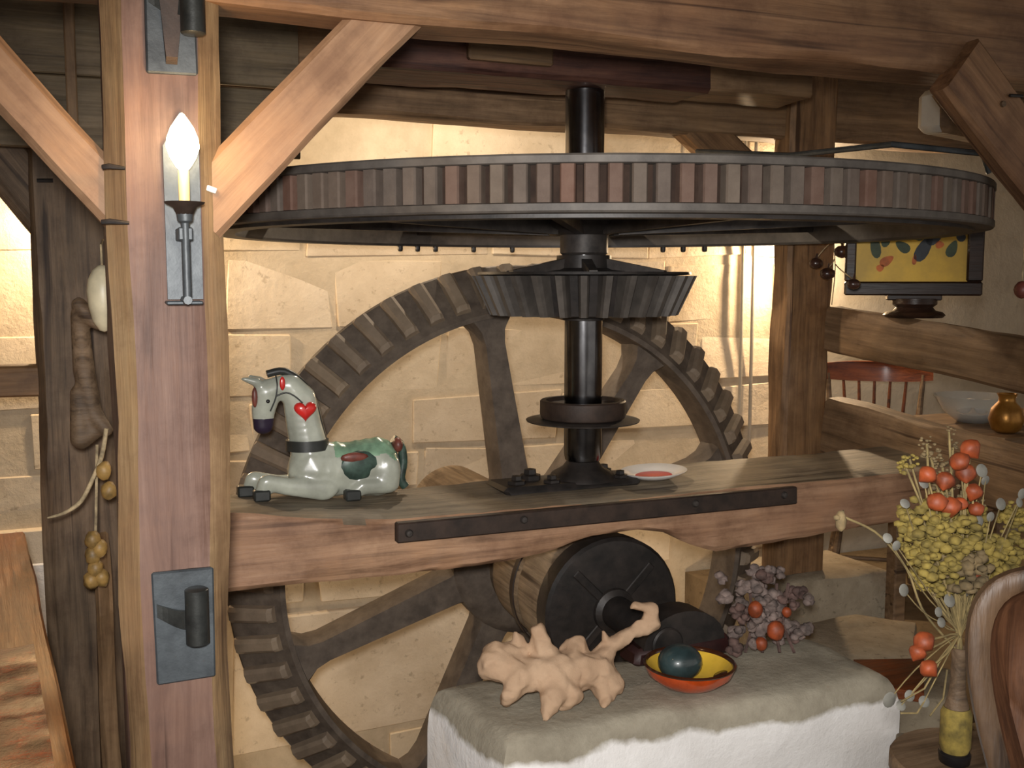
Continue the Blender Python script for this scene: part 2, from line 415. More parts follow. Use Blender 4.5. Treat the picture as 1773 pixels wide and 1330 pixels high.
bmesh.ops.rotate(bm, verts=bm.verts[:], cent=(0, 0, 0), matrix=Matrix.Rotation(R(90), 3, 'X')); bmesh.ops.translate(bm, verts=bm.verts[:], vec=c); obj('peg', bm, 'darkwood', b3, 40)
bm = bmesh.new(); c = U(1757, 166, YF - .05); add_tube(bm, [c + Vector((-.016, 0, 0)), c + Vector((.02, -.004, 0))], .004, 8); obj('iron_peg', bm, 'ironblack', b3)

# -- rear frame
YR = 3.45
rp = timber('rear_post', (-0.045, YR + .1, 0), (-0.045, YR + .1, 2.95), 0.2, 0.24, ['darkwood'], up=(1, 0, 0), ch=.02, n=34, amp=.008, seed=41)
tag(rp, 'dark weathered rear post left of the lamp post', 'post')
b4 = brace('knee_brace', (-60, 125), (130, 372), (-60, 270), (130, 478), YR + .02, .1, ['darkwood'], 24)
tag(b4, 'dark diagonal brace against the bright wall at the left edge', 'brace')
bm = bmesh.new(); c = U(78, 313, YR); add_tube(bm, [c + Vector((-.022, 0, 0)), c + Vector((.022, -.004, .001))], .006, 8); obj('iron_peg', bm, 'ironblack', b4)
lr = timber('side_rail', (-1.6, YR + .06, U(50, 662, YR).z), (-.1, YR + .06, U(50, 660, YR).z), 0.06, .092, ['rearpost'], ch=.006, n=12, seed=42)
tag(lr, 'reddish brown horizontal rail at the left edge across the stone wall', 'rail')

rpr = timber('rear_post', (2.69, YR + .06, 0.38), (2.70, YR + .06, 2.9), 0.12, 0.225, ['rearpost'], up=(1, 0, 0), ch=.016, n=30, amp=.010, seed=43)
tag(rpr, 'rough brown rear post right of the gear wheels', 'post')
# rear upper beam (two boards) carried by the rear posts
zb0, zb1 = U(580, 194, YR + .04).z, U(580, 140, YR + .04).z
rb = timber('rear_beam', (-1.0, YR + .12, (zb0 + .14)), (4.4, YR + .12, (zb0 + .14)), 0.16, 0.28, ['midwood'], ch=.012, n=50, amp=.007, seed=44)
tag(rb, 'grey brown beam behind the top of the iron shaft', 'beam')
b5 = brace('knee_brace', (1145, 190), (1350, 400), (1225, 180), (1350, 300), YR + .05, .1, ['rearpost'], 25)
tag(b5, 'short brown knee brace behind the large wheel beside the rear post', 'brace')

# right hand side rails run forward from the rear post
def side_rail(p_top, p_bot, q_top, q_bot, x, t, mats, seed, label):
    A = mid(UX(*p_top, x), UX(*p_bot, x)); B = mid(UX(*q_top, x), UX(*q_bot, x))
    h = (UX(*p_top, x) - UX(*p_bot, x)).length
    A.x += t / 2; B.x += t / 2
    d = (A - B).normalized()
    o = timber('side_rail', A + d * .02, B - d * .42, t, h, mats, ch=.012, n=18, amp=.008, seed=seed)
    return tag(o, label, 'rail')
side_rail((1430, 532), (1430, 606), (1773, 580), (1773, 690), 2.77, .1, ['midwood'], 51, 'thick brown upper side rail holding up the yellow picture')
side_rail((1430, 690), (1430, 784), (1773, 775), (1773, 905), 2.77, .1, ['midwood'], 52, 'thick brown lower side rail just above the main beam')

# upper cross beam holding the shaft head, with packing blocks
SX, SY = 1.443, 2.968
zA = U(1012, 143, SY - .12).z
ub = timber('shaft_beam', (U(640, 130, SY - .12).x, SY, zA + .12), (U(1230, 150, SY - .12).x, SY, zA + .12), 0.24, 0.24, ['redwood'], ch=.015, n=30, amp=.006, seed=45)
tag(ub, 'dark reddish beam holding the top of the iron shaft', 'beam')
bm = bmesh.new(); a = U(812, 120, SY - .15); add_chbox(bm, (a.x, SY - .155, zA + .035), (a.x + .26, SY - .118, zA + .23), .006, .003, 4); obj('packing_block', bm, 'midwood', ub, 40)
bm = bmesh.new(); a = U(640, 100, SY - .15); add_chbox(bm, (a.x, SY - .15, zA + .09), (a.x + .265, SY - .118, zA + .24), .006, .003, 5); obj('packing_block', bm, 'redwood', ub, 40)
ub2 = timber('packing_beam', (U(1215, 150, SY - .1).x, SY - .02, zA + .075), (U(1400, 150, SY - .1).x, SY - .02, zA + .07), .2, .13, ['midwood'], ch=.01, n=10, seed=46)
tag(ub2, 'short brown block butted against the right end of the dark shaft beam', 'beam')
# boarded partition, upper left
part = root('board_partition', (0, 3.3, 2.0), 'grey brown boarded partition high up behind the knee braces', 'partition')
zz = U(390, 272, 3.3).z; hts = [.21, .25, .24, .26]
for i, h in enumerate(hts):
    for (xa, xb) in ((-2.0, -.035), (-.02, .62)):
        timber('plank', (xa, 3.3 + .003 * (i % 2), zz + h / 2), (xb, 3.3, zz + h / 2), .03, h - .006, ['greywood'], parent=part, n=10, amp=.002, ch=.004, seed=60 + i)
    zz += h
fr = timber('frame_strip', (-.028, 3.265, U(390, 272, 3.3).z - .005), (-.028, 3.265, 2.97), .04, .03, ['midwood'], up=(1, 0, 0), parent=part, n=8, amp=.002, ch=.004, seed=66)
# cream log end, upper right
c = U(1612, 192, 2.62); lg = root('cut_log', c, 'short squared timber with pale painted end under the top beam at right', 'log')
RZl = Matrix.Rotation(R(20), 3, 'Z')
bm = bmesh.new(); add_chbox(bm, (0, -.05, -.068), (.6, .05, .068), .02, .006, 4); bmesh.ops.rotate(bm, verts=bm.verts[:], cent=(0, 0, 0), matrix=RZl)
bmesh.ops.translate(bm, verts=bm.verts[:], vec=c); obj('log_body', bm, 'midwood', lg, 40)
bm = bmesh.new(); add_chbox(bm, (-.006, -.052, -.07), (.07, .046, .07), .02, .004, 5); bmesh.ops.rotate(bm, verts=bm.verts[:], cent=(0, 0, 0), matrix=RZl)
bmesh.ops.translate(bm, verts=bm.verts[:], vec=c); obj('sawn_end', bm, 'plaster', lg, 40)
# iron guard bar over the wheel's right side
bm = bmesh.new(); a, b2_, c2 = U(1545, 250, 2.42), U(1702, 266, 2.42), U(1712, 300, 2.42)
add_tube(bm, [Vector((a.x + .02, YR + .05, a.z + .1)), Vector((a.x, 2.9, a.z + .02)), a, mid(a, b2_), b2_, b2_ + (c2 - b2_) * .5, c2], [.009, .009, .009, .009, .009, .008, .008], 8)
o = obj('guard_bar', bm, 'hinge', None, 40); tag(o, 'thin grey iron bar bent over the right rim of the large wheel', 'bar')

# -- main bearing beam
YB0, YB1 = 2.70, 3.10
top_f = [(-.1, 1.00), (.306, .996), (.5, .965), (.756, .937), (1.2, .937), (1.7, .939), (2.07, .941), (2.6, .945), (3.4, .95)]
bot_f = [(-.1, .787), (.3, .787), (1.06, .788), (1.20, .80), (1.34, .835), (1.50, .845), (1.60, .825), (1.70, .775), (1.78, .748), (2.0, .752), (2.5, .776), (3.4, .78)]
top_b = [(-.1, .968), (.36, .966), (.9, .945), (1.9, .953), (3.4, .965)]
def beam_top(x, y):
    t = (y - YB0) / (YB1 - YB0); return interp(top_f, x) * (1 - t) + interp(top_b, x) * t
bm = bmesh.new(); rings = []
for i in range(91):
    x = .14 + 2.79 * i / 90; zf, zb_, zl = interp(top_f, x), interp(top_b, x), interp(bot_f, x)
    sec = [(YB0 + .012, zl), (YB0, zl + .014), (YB0, zl * .6 + zf * .4), (YB0 + .002, zl * .25 + zf * .75), (YB0 + .002, zf - .014), (YB0 + .014, zf)]
    for q in (.25, .5, .75): sec.append((YB0 + (YB1 - YB0) * q, zf + (zb_ - zf) * q))
    sec += [(YB1 - .015, zb_), (YB1, zb_ - .02), (YB1, zl + .02), (YB1 - .015, zl), (YB0 + .2, zl)]
    rings.append([Vector((x, y + nz((x, y * 3, z * 3), 3, .007, 1) + nz((x, y * 3, z * 3), 14, .003, 3), z + (nz((x, y * 3, z * 3), 3, .005, 2) + nz((x, y * 3, z * 3), 14, .003, 4)))) for y, z in sec])
add_loft(bm, rings)
for f in bm.faces:
    f.normal_update()
bmesh.ops.recalc_face_normals(bm, faces=bm.faces[:])
for f in bm.faces:
    if f.normal.z > .7: f.material_index = 1
mb = obj('main_beam', bm, ['beam_red', 'beamtop'], None, 45); tag(mb, 'massive reddish oak beam carrying the foot of the iron shaft', 'beam')
pp = timber('beam_prop', (.22, 2.9, 0), (.22, 2.9, .785), .2, .12, ['midwood'], up=(1, 0, 0), n=10, seed=49); tag(pp, 'short prop under the left end of the main beam behind the lamp post', 'post')
# iron strap with bolts on the beam's front
st0, st1 = U(686, 924, YB0 - .012), U(1378, 854, YB0 - .012)
stz = (st0.z + st1.z) / 2
strap = root('iron_strap', (st0.x, YB0, stz), 'long dark iron strap bolted along the front of the main beam', 'strap')
bm = bmesh.new(); add_chbox(bm, (st0.x, YB0 - .022, stz - .030), (st1.x, YB0 + .004, stz + .026), .004, .001, 3); obj('bar', bm, 'strap', strap)
for px, py in ((708, 911), (907, 900), (1204, 862), (1358, 850)):
    c = U(px, py, YB0 - .022); c.z = stz + (.004 if px > 800 else -.004); bm = bmesh.new()
    add_lathe(bm, [(.0001, .009), (.008, .008), (.0115, .003), (.012, -.002)], n=10); bmesh.ops.rotate(bm, verts=bm.verts[:], cent=(0, 0, 0), matrix=Matrix.Rotation(R(90), 3, 'X'))
    bmesh.ops.translate(bm, verts=bm.verts[:], vec=c); obj('bolt', bm, 'iron', strap, 40)

# ================================================================== VERTICAL SHAFT AND LARGE WHEEL
RW = 1.17
zr0, zr1 = U(1012, 360, SY - RW).z, U(1012, 250, SY - RW).z
wheel = root('spur_wheel', (SX, SY, zr0), 'huge horizontal gear wheel with wooden cogs in an iron rim', 'gear wheel')
WT = wheel.matrix_basis; HW = zr1 - zr0
bm = bmesh.new(); fl_ = .020
add_lathe(bm, [(RW - .003, 0), (RW, .004), (RW, fl_ * .9), (RW - .004, fl_), (RW - .034, fl_), (RW - .034, HW - fl_), (RW - .004, HW - fl_), (RW, HW - fl_ * .9), (RW, HW - .004), (RW - .003, HW), (RW - .11, HW), (RW - .11, 0)], n=160, closed=True)
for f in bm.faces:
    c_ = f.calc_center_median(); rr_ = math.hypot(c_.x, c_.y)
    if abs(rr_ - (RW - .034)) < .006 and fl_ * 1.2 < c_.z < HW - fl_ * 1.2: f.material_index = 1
M['groove'] = metal('shaded_slot_wood', (40, 30, 25), (58, 44, 36), .8, 0.0, spec=.15)  # dark brown puts the shade between the cogs into the groove's colour
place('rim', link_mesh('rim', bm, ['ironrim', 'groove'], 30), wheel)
bm = bmesh.new(); add_lathe(bm, [(RW - .11, -.008), (RW - .05, -.008), (RW - .05, .0), (RW - .11, .0)], n=96, closed=True)
place('lower_flange', link_mesh('lower_flange', bm, 'ironblack', 30), wheel)
NC = 150; cw = 2 * math.pi * RW / NC
bm = bmesh.new(); h0, h1 = fl_ + .0005, HW - fl_ - .0005
ring = [[(RW - .036, -cw * .36), (RW - .008, -cw * .32), (RW - .003, -cw * .26), (RW - .003, cw * .26), (RW - .008, cw * .32), (RW - .036, cw * .36)]]
add_loft(bm, [[Vector((x, y, z)) for x, y in ring[0]] for z in (h0, h1)])
cogme = link_mesh('cog', bm, 'cog')
for i in range(NC):
    place('cog', cogme, wheel, Matrix.Rotation(2 * math.pi * i / NC, 4, 'Z') @ Matrix.Translation((random.uniform(-.004, .001), 0, 0)))
# hub and arms
bm = bmesh.new(); add_lathe(bm, [(.068, -.062), (.075, -.055), (.075, .0), (.13, .02), (.15, .04), (.15, .11), (.10, .12), (.066, .12)], n=40)
place('hub', link_mesh('hub', bm, 'iron', 40), wheel)
for i in range(8):
    bm = bmesh.new(); rings = []
    for t in [k / 10 for k in range(11)]:
        x = .11 + (RW - .10 - .11) * t; wv = .085 - .045 * t if t < .9 else .06; zt_, zl = .085, .0 + .035 * t
        rings.append([Vector((x, -wv, zt_)), Vector((x, -wv, zt_ - .018)), Vector((x, -.014, zt_ - .024)), Vector((x, -.012, zl)), Vector((x, .012, zl)), Vector((x, .014, zt_ - .024)), Vector((x, wv, zt_ - .018)), Vector((x, wv, zt_))])
    add_loft(bm, rings)
    place('arm', link_mesh('arm', bm, 'iron'), wheel, Matrix.Rotation(R(12 + 45 * i), 4, 'Z'))
bm = bmesh.new(); add_lathe(bm, [(.0001, -.022), (.009, -.02), (.011, -.012), (.011, .0)], n=8)
bme = link_mesh('bolt', bm, 'ironblack')
for px in (693, 723, 754, 820, 887, 1148, 1183, 1220):
    d = ray(px, 420); d = Vector((d.x, d.y)).normalized(); cc = Vector((SX, SY)); b_ = d.dot(cc); rr = RW - .075
    t = b_ + math.sqrt(b_ * b_ - cc.dot(cc) + rr * rr); q3 = d * t - cc
    place('bolt', bme, wheel, Matrix.Translation((q3.x, q3.y, -.008)))
# shaft
zfoot = beam_top(SX, SY)
shaft = root('iron_shaft', (SX, SY, zfoot + .035), 'polished black vertical iron shaft standing on the main beam', 'shaft')
RS = .061; zl0 = zfoot + .036
prof = [(.018, zl0), (.024, zl0 + .05), (.03, zl0 + .055), (.056, U(1012, 795, SY).z), (.060, U(1012, 785, SY).z), (.060, zr0 - .07), (RS, zr0 + .125), (RS, zA - .002 + .0), (.055, zA - .001)]
bm = bmesh.new(); add_lathe(bm, prof, (SX, SY, 0), n=48); obj('shaft_body', bm, 'shaft', shaft, 30)
bm = bmesh.new(); zc = U(1012, 545, SY - .05).z
add_lathe(bm, [(.06, zc - .02), (.066, zc - .018), (.066, zc + .03), (.06, zc + .03)], (SX, SY, 0), n=32); obj('sleeve', bm, 'iron', shaft, 40)
# oil cup and flange
z_fl = U(1012, 742, SY - .17).z; z_ct = U(1012, 692, SY).z
coll = root('oil_collar', (SX, SY, z_fl), 'round iron collar with a flat drip flange low on the shaft', 'collar')
bm = bmesh.new(); add_lathe(bm, [(.062, z_fl + .004), (.125, z_fl + .004), (.134, z_fl + .010), (.137, z_fl + .02), (.137, z_ct - .004), (.133, z_ct), (.118, z_ct), (.114, z_ct - .012), (.062, z_ct - .016)], (SX, SY, 0), n=48)
obj('cup', bm, 'strap', coll, 35)
bm = bmesh.new(); add_lathe(bm, [(.062, z_fl - .004), (.12, z_fl - .006), (.180, z_fl - .002), (.182, z_fl + .002), (.174, z_fl + .004), (.062, z_fl + .0045)], (SX, SY, 0), n=48)
obj('flange', bm, 'iron', coll, 35)
# foot bearing
foot = root('foot_bearing', (SX, SY, zfoot), 'dark greasy cast iron foot bearing of the shaft on the main beam', 'bearing')
bm = bmesh.new(); add_chbox(bm, (SX - .30, SY - .10, zfoot - .012), (SX + .16, SY + .10, zfoot + .016), .012, .006, 2)
obj('base_plate', bm, 'ironblack', foot, 35)
bm = bmesh.new(); add_lathe(bm, [(.11, zfoot + .012), (.10, zfoot + .03), (.065, zfoot + .05), (.05, zfoot + .07), (.03, zfoot + .072), (.026, zfoot + .03)], (SX, SY, 0), n=24, cap=False)
obj('socket', bm, 'ironblack', foot, 45)
for dx, dy, s in ((-.24, -.03, .03), (-.17, .03, .036), (-.13, -.05, .028), (.11, -.05, .026), (.1, .05, .03)):
    bm = bmesh.new(); add_lathe(bm, [(.0001, s * 1.1), (s * .55, s), (s * .6, s * .6), (s, s * .5), (s, 0)], (SX + dx, SY + dy, zfoot + .012), n=6); obj('nut', bm, 'ironblack', foot)
# bevel pinion
zp1, zp0 = U(1012, 470, SY - .345).z, U(1012, 553, SY - .30).z
pin = root('bevel_pinion', (SX, SY, zp0), 'small dark toothed gear on the shaft just under the huge wheel', 'gear wheel')
bm = bmesh.new(); HP = zp1 - zp0
add_lathe(bm, [(.225, 0), (.245, .004), (.285, HP - .012), (.335, HP - .008), (.333, HP), (.27, HP), (.22, HP - .03)], n=72, closed=True)
place('rim', link_mesh('rim', bm, 'ironblack', 35), pin)
bm = bmesh.new(); zh = zr0 - .062 - zp0
add_lathe(bm, [(.061, HP - .06), (.10, HP - .05), (.255, HP - .03), (.26, HP - .012), (.10, zh - .045), (.088, zh - .04), (.085, zh - .001), (.061, zh - .001)], n=56)
place('web', link_mesh('web', bm, 'ironblack', 30), pin)
for i in range(6):
    bm = bmesh.new(); add_loft(bm, [[Vector((.08, -.016, zh - .012)), Vector((.08, .016, zh - .012)), Vector((.08, .016, HP + .01)), Vector((.08, -.016, HP + .01))], [Vector((.27, -.012, HP + .004)), Vector((.27, .012, HP + .004)), Vector((.27, .012, HP - .02)), Vector((.27, -.012, HP - .02))]])
    place('rib', link_mesh('rib', bm, 'iron'), pin, Matrix.Rotation(R(-50 + 60 * i), 4, 'Z'))
NP = 30; bm = bmesh.new(); tw = 2 * math.pi * .33 / NP
def tooth_ring(r, z, s, k): return [Vector((r - .03, -tw * .27 * k, z)), Vector((r + s * .6, -tw * .22 * k, z)), Vector((r + s, -tw * .14 * k, z)), Vector((r + s, tw * .14 * k, z)), Vector((r + s * .6, tw * .22 * k, z)), Vector((r - .03, tw * .27 * k, z))]
add_loft(bm, [tooth_ring(.264, .002, .032, .82), tooth_ring(.31, HP - .012, .042, 1.0)])
tme = link_mesh('tooth', bm, 'ironrim')  # paler iron than the pinion rim: light on the tooth tops put into colour
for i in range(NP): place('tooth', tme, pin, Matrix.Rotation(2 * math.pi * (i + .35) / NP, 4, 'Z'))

# ================================================================== PIT WHEEL AND AXLE
HX, HZ, YP = 1.46, .575, 3.58
RXF = Matrix.Rotation(R(90), 4, 'X')       # local z looks toward the viewer
pit = root('upright_gear', (0, 0, 0), 'tall upright iron wheel with wooden cogs behind the main beam', 'gear wheel', mtx=Matrix.Translation((HX, YP, HZ)) @ RXF)
RO, RI, DF = 1.065, .915, .15
bm = bmesh.new()
add_lathe(bm, [(RO, 0), (RO + .004, .006), (RO, .022), (RI + .012, DF - .014), (RI - .004, DF), (RI - .022, DF - .004), (RI - .03, .05), (RI - .03, 0)], n=128, closed=True)
place('rim', link_mesh('rim', bm, 'pitiron', 30), pit)
NT = 58; tw = 2 * math.pi * 1.0 / NT; bm = bmesh.new()
s0 = Vector((RO - .006, 0, .02)); s1 = Vector((RI + .016, 0, DF - .016)); nn = Vector((DF - .03, 0, RO - RI - .02)).normalized()
def bev(p, k, h): 
    return [p + Vector((0, -tw * .30 * k, 0)) - nn * .006, p + Vector((0, -tw * .26 * k, 0)) + nn * h * .7, p + Vector((0, -tw * .14 * k, 0)) + nn * h, p + Vector((0, tw * .14 * k, 0)) + nn * h, p + Vector((0, tw * .26 * k, 0)) + nn * h * .7, p + Vector((0, tw * .30 * k, 0)) - nn * .006]
add_loft(bm, [bev(s0, .95, .022), bev(s0.lerp(s1, .06), .95, .036), bev(s0.lerp(s1, .92), .9, .034), bev(s1, .9, .02)])
tme = link_mesh('cog', bm, 'pitcog')
for i in range(NT): place('cog', tme, pit, Matrix.Rotation(2 * math.pi * i / NT, 4, 'Z'))
for ang in (19, 55, 99, 199, 243, 279):
    bm = bmesh.new(); rings = []
    for t in [k / 14 for k in range(15)]:
        x = .2 + (RI - .02 - .2) * t; e = abs(t - .5) * 2
        wv = .042 + .05 * max(0, (e - .72) / .28) ** 2 + .026 * (1 - t); dz = .045
        rings.append([Vector((x, -wv, .01)), Vector((x, -wv, .01 + dz * 1.8)), Vector((x, -wv * .8, .02 + dz * 2.2)), Vector((x, wv * .8, .02 + dz * 2.2)), Vector((x, wv, .01 + dz * 1.8)), Vector((x, wv, .01))])
    add_loft(bm, rings); place('spoke', link_mesh('spoke', bm, 'pitiron', 40), pit, Matrix.Rotation(R(ang), 4, 'Z'))
bm = bmesh.new(); add_lathe(bm, [(.245, -.02), (.26, .0), (.29, .02), (.29, .12), (.26, .15), (.20, .16)], n=40); place('hub', link_mesh('hub', bm, 'pitiron', 40), pit)
# axle log
AX, AZ = 1.49, .556
ax = root('axle_log', (0, 0, 0), 'thick round wooden axle log under the main beam', 'axle', mtx=Matrix.Translation((AX, 2.84, AZ)) @ RXF)
bm = bmesh.new()
add_lathe(bm, [(.19, -1.6), (.195, -.56), (.21, -.50), (.212, -.30), (.205, -.285), (.205, -.27), (.222, -.255), (.226, -.02), (.221, -.004), (.214, .0)], n=40)
for v in bm.verts: v.co.x += nz(v.co, 6, .006, 9); v.co.y += nz(v.co, 6, .006, 8)
place('log', link_mesh('log', bm, 'log', 40), ax)
bm = bmesh.new(); add_lathe(bm, [(.227, -.075), (.232, -.07), (.232, -.004), (.222, .006), (.2, .008), (.05, .009), (.05, .0)], n=40)
place('iron_end_band', link_mesh('iron_end_band', bm, 'ironblack', 35), ax)
bm = bmesh.new(); add_lathe(bm, [(.229, -.30), (.233, -.297), (.233, -.27), (.229, -.267)], n=40, closed=False, cap=False)
place('iron_hoop', link_mesh('iron_hoop', bm, 'strap', 35), ax)
bm = bmesh.new(); add_lathe(bm, [(.075, .0), (.07, .02), (.052, .03), (.05, .34), (.045, .345)], n=28)
place('gudgeon', link_mesh('gudgeon', bm, 'ironblack', 35), ax)
for k in range(4):
    bm = bmesh.new(); add_chbox(bm, (.06, -.014, .0), (.19, .014, .013), .003); place('wedge', link_mesh('wedge', bm, 'ironblack'), ax, Matrix.Rotation(R(45 + 90 * k), 4, 'Z'))

# ================================================================== BEARING STONE AND WHAT LIES ON IT
ZB = .50
blk = root('stone_block', (1.4, 2.4, 0), 'large whitewashed stone block in front of the axle', 'stone')
bm = bmesh.new()
rings = []
q = [(.80, 2.60), (.868, 2.19), (2.06, 2.19), (2.03, 2.60)]
def blk_ring(z, ins):
    out = []; c = Vector((1.44, 2.4, 0))
    n = 28
    for i in range(4):
        a, b = Vector(q[i] + (0,)), Vector(q[(i + 1) % 4] + (0,))
        for j in range(n):
            p = a.lerp(b, j / n); d = (c - p); 
            e = min(j, n - j) / n
            sx = 1 - ins / .6; sy = 1 - ins / .21
            v = Vector((c.x + (p.x - c.x) * sx, c.y + (p.y - c.y) * sy, z))
            v += Vector((nz((v.x, v.y, z), 5, .02, 3), nz((v.x, v.y, z), 5, .018, 4), nz((v.x, v.y, z), 6, .012, 5)))
            out.append(v)
    return out
levels = [(0.0, 0), (.15, 0), (.3, .0), (.36, .0), (.385, .0), (.41, .001), (.43, .003), (.45, .007), (.47, .014), (.487, .024), (ZB - .004, .038), (ZB, .07), (ZB, .12), (ZB, .17), (ZB, .2)]
add_loft(bm, [blk_ring(z, i) for z, i in levels])
for v in bm.verts:
    if v.co.z > ZB: v.co.z = ZB + (v.co.z - ZB) * .35
m, nt, bs = _mat('whitewashed_block')       # whitewash on the sides, worn off the top and upper edge
mpb = _coords(nt, (1, 1, 1), False); n1 = _noise(nt, mpb, 6, 8, .65)
wr = _ramp(nt, n1.outputs['Fac'], [(.32, lin((232, 229, 226))), (.68, lin((246, 244, 242)))]); gr = _ramp(nt, n1.outputs['Fac'], [(.32, lin((136, 128, 112))), (.68, lin((176, 168, 150)))])
ge = nt.nodes.new('ShaderNodeNewGeometry'); sx = nt.nodes.new('ShaderNodeSeparateXYZ'); nt.links.new(ge.outputs['Position'], sx.inputs[0])
n2 = _noise(nt, mpb, 5, 6, .6); ma = nt.nodes.new('ShaderNodeMath'); ma.operation = 'MULTIPLY_ADD'; ma.inputs[1].default_value = .10
nt.links.new(n2.outputs['Fac'], ma.inputs[0]); nt.links.new(sx.outputs['Z'], ma.inputs[2])
fr_ = _ramp(nt, ma.outputs[0], [(.475, (0, 0, 0, 1)), (.492, (1, 1, 1, 1))])
nt.links.new(_mix(nt, fr_.outputs[0], wr.outputs[0], gr.outputs[0]), bs.inputs['Base Color']); bs.inputs['Roughness'].default_value = .9; bs.inputs['Specular IOR Level'].default_value = .15
_bump(nt, bs, _noise(nt, mpb, 24, 8, .7).outputs['Fac'], .4, .02); M['block'] = m
obj('block_body', bm, 'block', blk, 50)
# bearing chock of the gudgeon
chk = root('bearing_chock', (AX, 2.6, ZB), 'dark maroon bearing block behind the orange bowl', 'bearing')
M['maroon'] = metal('maroon_iron', (34, 14, 14), (56, 26, 24), .5, .2)
bm = bmesh.new(); add_chbox(bm, (AX - .10, 2.50, ZB - .004), (AX + .22, 2.60, ZB + .055), .014, .006, 3); obj('chock_base', bm, 'maroon', chk, 35)
bm = bmesh.new(); rings = []
for y in (2.505, 2.60):
    rings.append([Vector((AX + .06 + .135 * math.cos(R(a)), y, ZB + .045 + .10 * math.sin(R(a)))) for a in range(0, 181, 15)])
add_loft(bm, rings); obj('chock_cap', bm, 'ironblack', chk, 40)

def convert(o):
    dg = bpy.context.evaluated_depsgraph_get(); me = bpy.data.meshes.new_from_object(o.evaluated_get(dg))
    o.modifiers.clear(); old = o.data; o.data = me; bpy.data.meshes.remove(old); return me
def organic(name, chains, mat, voxel, parent=None, smooth=4, rough=0.0, rf=30, c0=None):
    """chains of (point, radius or (rx,ry,rz)) merged to one skin"""
    bm = bmesh.new()
    for ch in chains:
        for i in range(len(ch)):
            p, r = Vector(ch[i][0]), ch[i][1]
            r = Vector(r) if isinstance(r, (tuple, list, Vector)) else Vector((r, r, r))
            steps = 1
            if i + 1 < len(ch):
                p2, r2 = Vector(ch[i + 1][0]), ch[i + 1][1]
                r2 = Vector(r2) if isinstance(r2, (tuple, list, Vector)) else Vector((r2, r2, r2))
                steps = max(1, int((p2 - p).length / (min(r.x, r.y, r.z, r2.x, r2.y, r2.z) * .45)))
            for s in range(steps):
                t = s / steps; pp = p.lerp(p2, t) if t else p; rr = r.lerp(r2, t) if t else r
                g = bmesh.ops.create_icosphere(bm, subdivisions=2, radius=1.0)
                for v in g['verts']: v.co = pp + Vector((v.co.x * rr.x, v.co.y * rr.y, v.co.z * rr.z))
    o = obj(name, bm, mat, parent)
    md = o.modifiers.new('r', 'REMESH'); md.mode = 'VOXEL'; md.voxel_size = voxel
    md = o.modifiers.new('s', 'SMOOTH'); md.iterations = smooth; md.factor = .5
    bpy.context.view_layer.update()
    me = convert(o)
    if not me.materials: me.materials.append(M[mat])
    if rough:
        for v in me.vertices:
            n = noise.noise_vector(v.co * rf) ; v.co += n * rough
    for p in me.polygons: p.use_smooth = True
    return o

# driftwood root
M['drift'] = stone('driftwood', (170, 140, 114), (194, 165, 138), (146, 114, 86), scale=7, bump=.25, pits=False)
def B(px, py, Y=2.36): return U(px, py, Y)
dw = []
dw.append([(B(850, 1150, 2.40), .030), (B(905, 1170, 2.38), .036), (B(960, 1165, 2.36), .040), (B(1030, 1160, 2.36), .040), (B(1060, 1185, 2.34), .026)])
dw.append([(B(860, 1140, 2.42), .034), (B(905, 1128, 2.43), .020), (B(893, 1098, 2.43), .009)])
dw.append([(B(960, 1165, 2.38), .036), (B(938, 1120, 2.40), .022), (B(932, 1092, 2.41), .016)])
dw.append([(B(990, 1165, 2.38), .036), (B(992, 1128, 2.40), .028), (B(1000, 1118, 2.40), .022)])
dw.append([(B(1030, 1160, 2.37), .036), (B(1052, 1122, 2.38), .018), (B(1085, 1100, 2.38), .014), (B(1128, 1078, 2.38), .020), (B(1128, 1052, 2.38), .013), (B(1098, 1048, 2.38), .011)])
dw.append([(B(1050, 1115, 2.38), .014), (B(1046, 1094, 2.38), .006)])
dw.append([(B(900, 1175, 2.36), .030), (B(880, 1205, 2.33), .016), (UZ(872, 1218, ZB + .008), .010)])
dw.append([(B(965, 1180, 2.35), .036), (B(955, 1212, 2.30), .022), (UZ(945, 1246, ZB + .008), .008)])
dw.append([(B(965, 1185, 2.34), .034), (B(990, 1205, 2.31), .022), (UZ(975, 1225, ZB + .010), .012)])
dw.append([(B(1045, 1180, 2.35), .032), (B(1050, 1205, 2.32), .018), (UZ(1045, 1222, ZB + .008), .010)])
dw = [[(p, rr * (1.28 if rr > .012 else 1.1)) for p, rr in ch] for ch in dw]
o = organic('driftwood_root', dw, 'drift', .006, None, 3, .008, 38)
tag(o, 'pale tan branching driftwood root on the whitewashed stone block', 'driftwood')
for v in o.data.vertices:
    zw = o.matrix_basis.translation.z + v.co.z
    if zw < ZB + .004: v.co.z = ZB + .004 - o.matrix_basis.translation.z

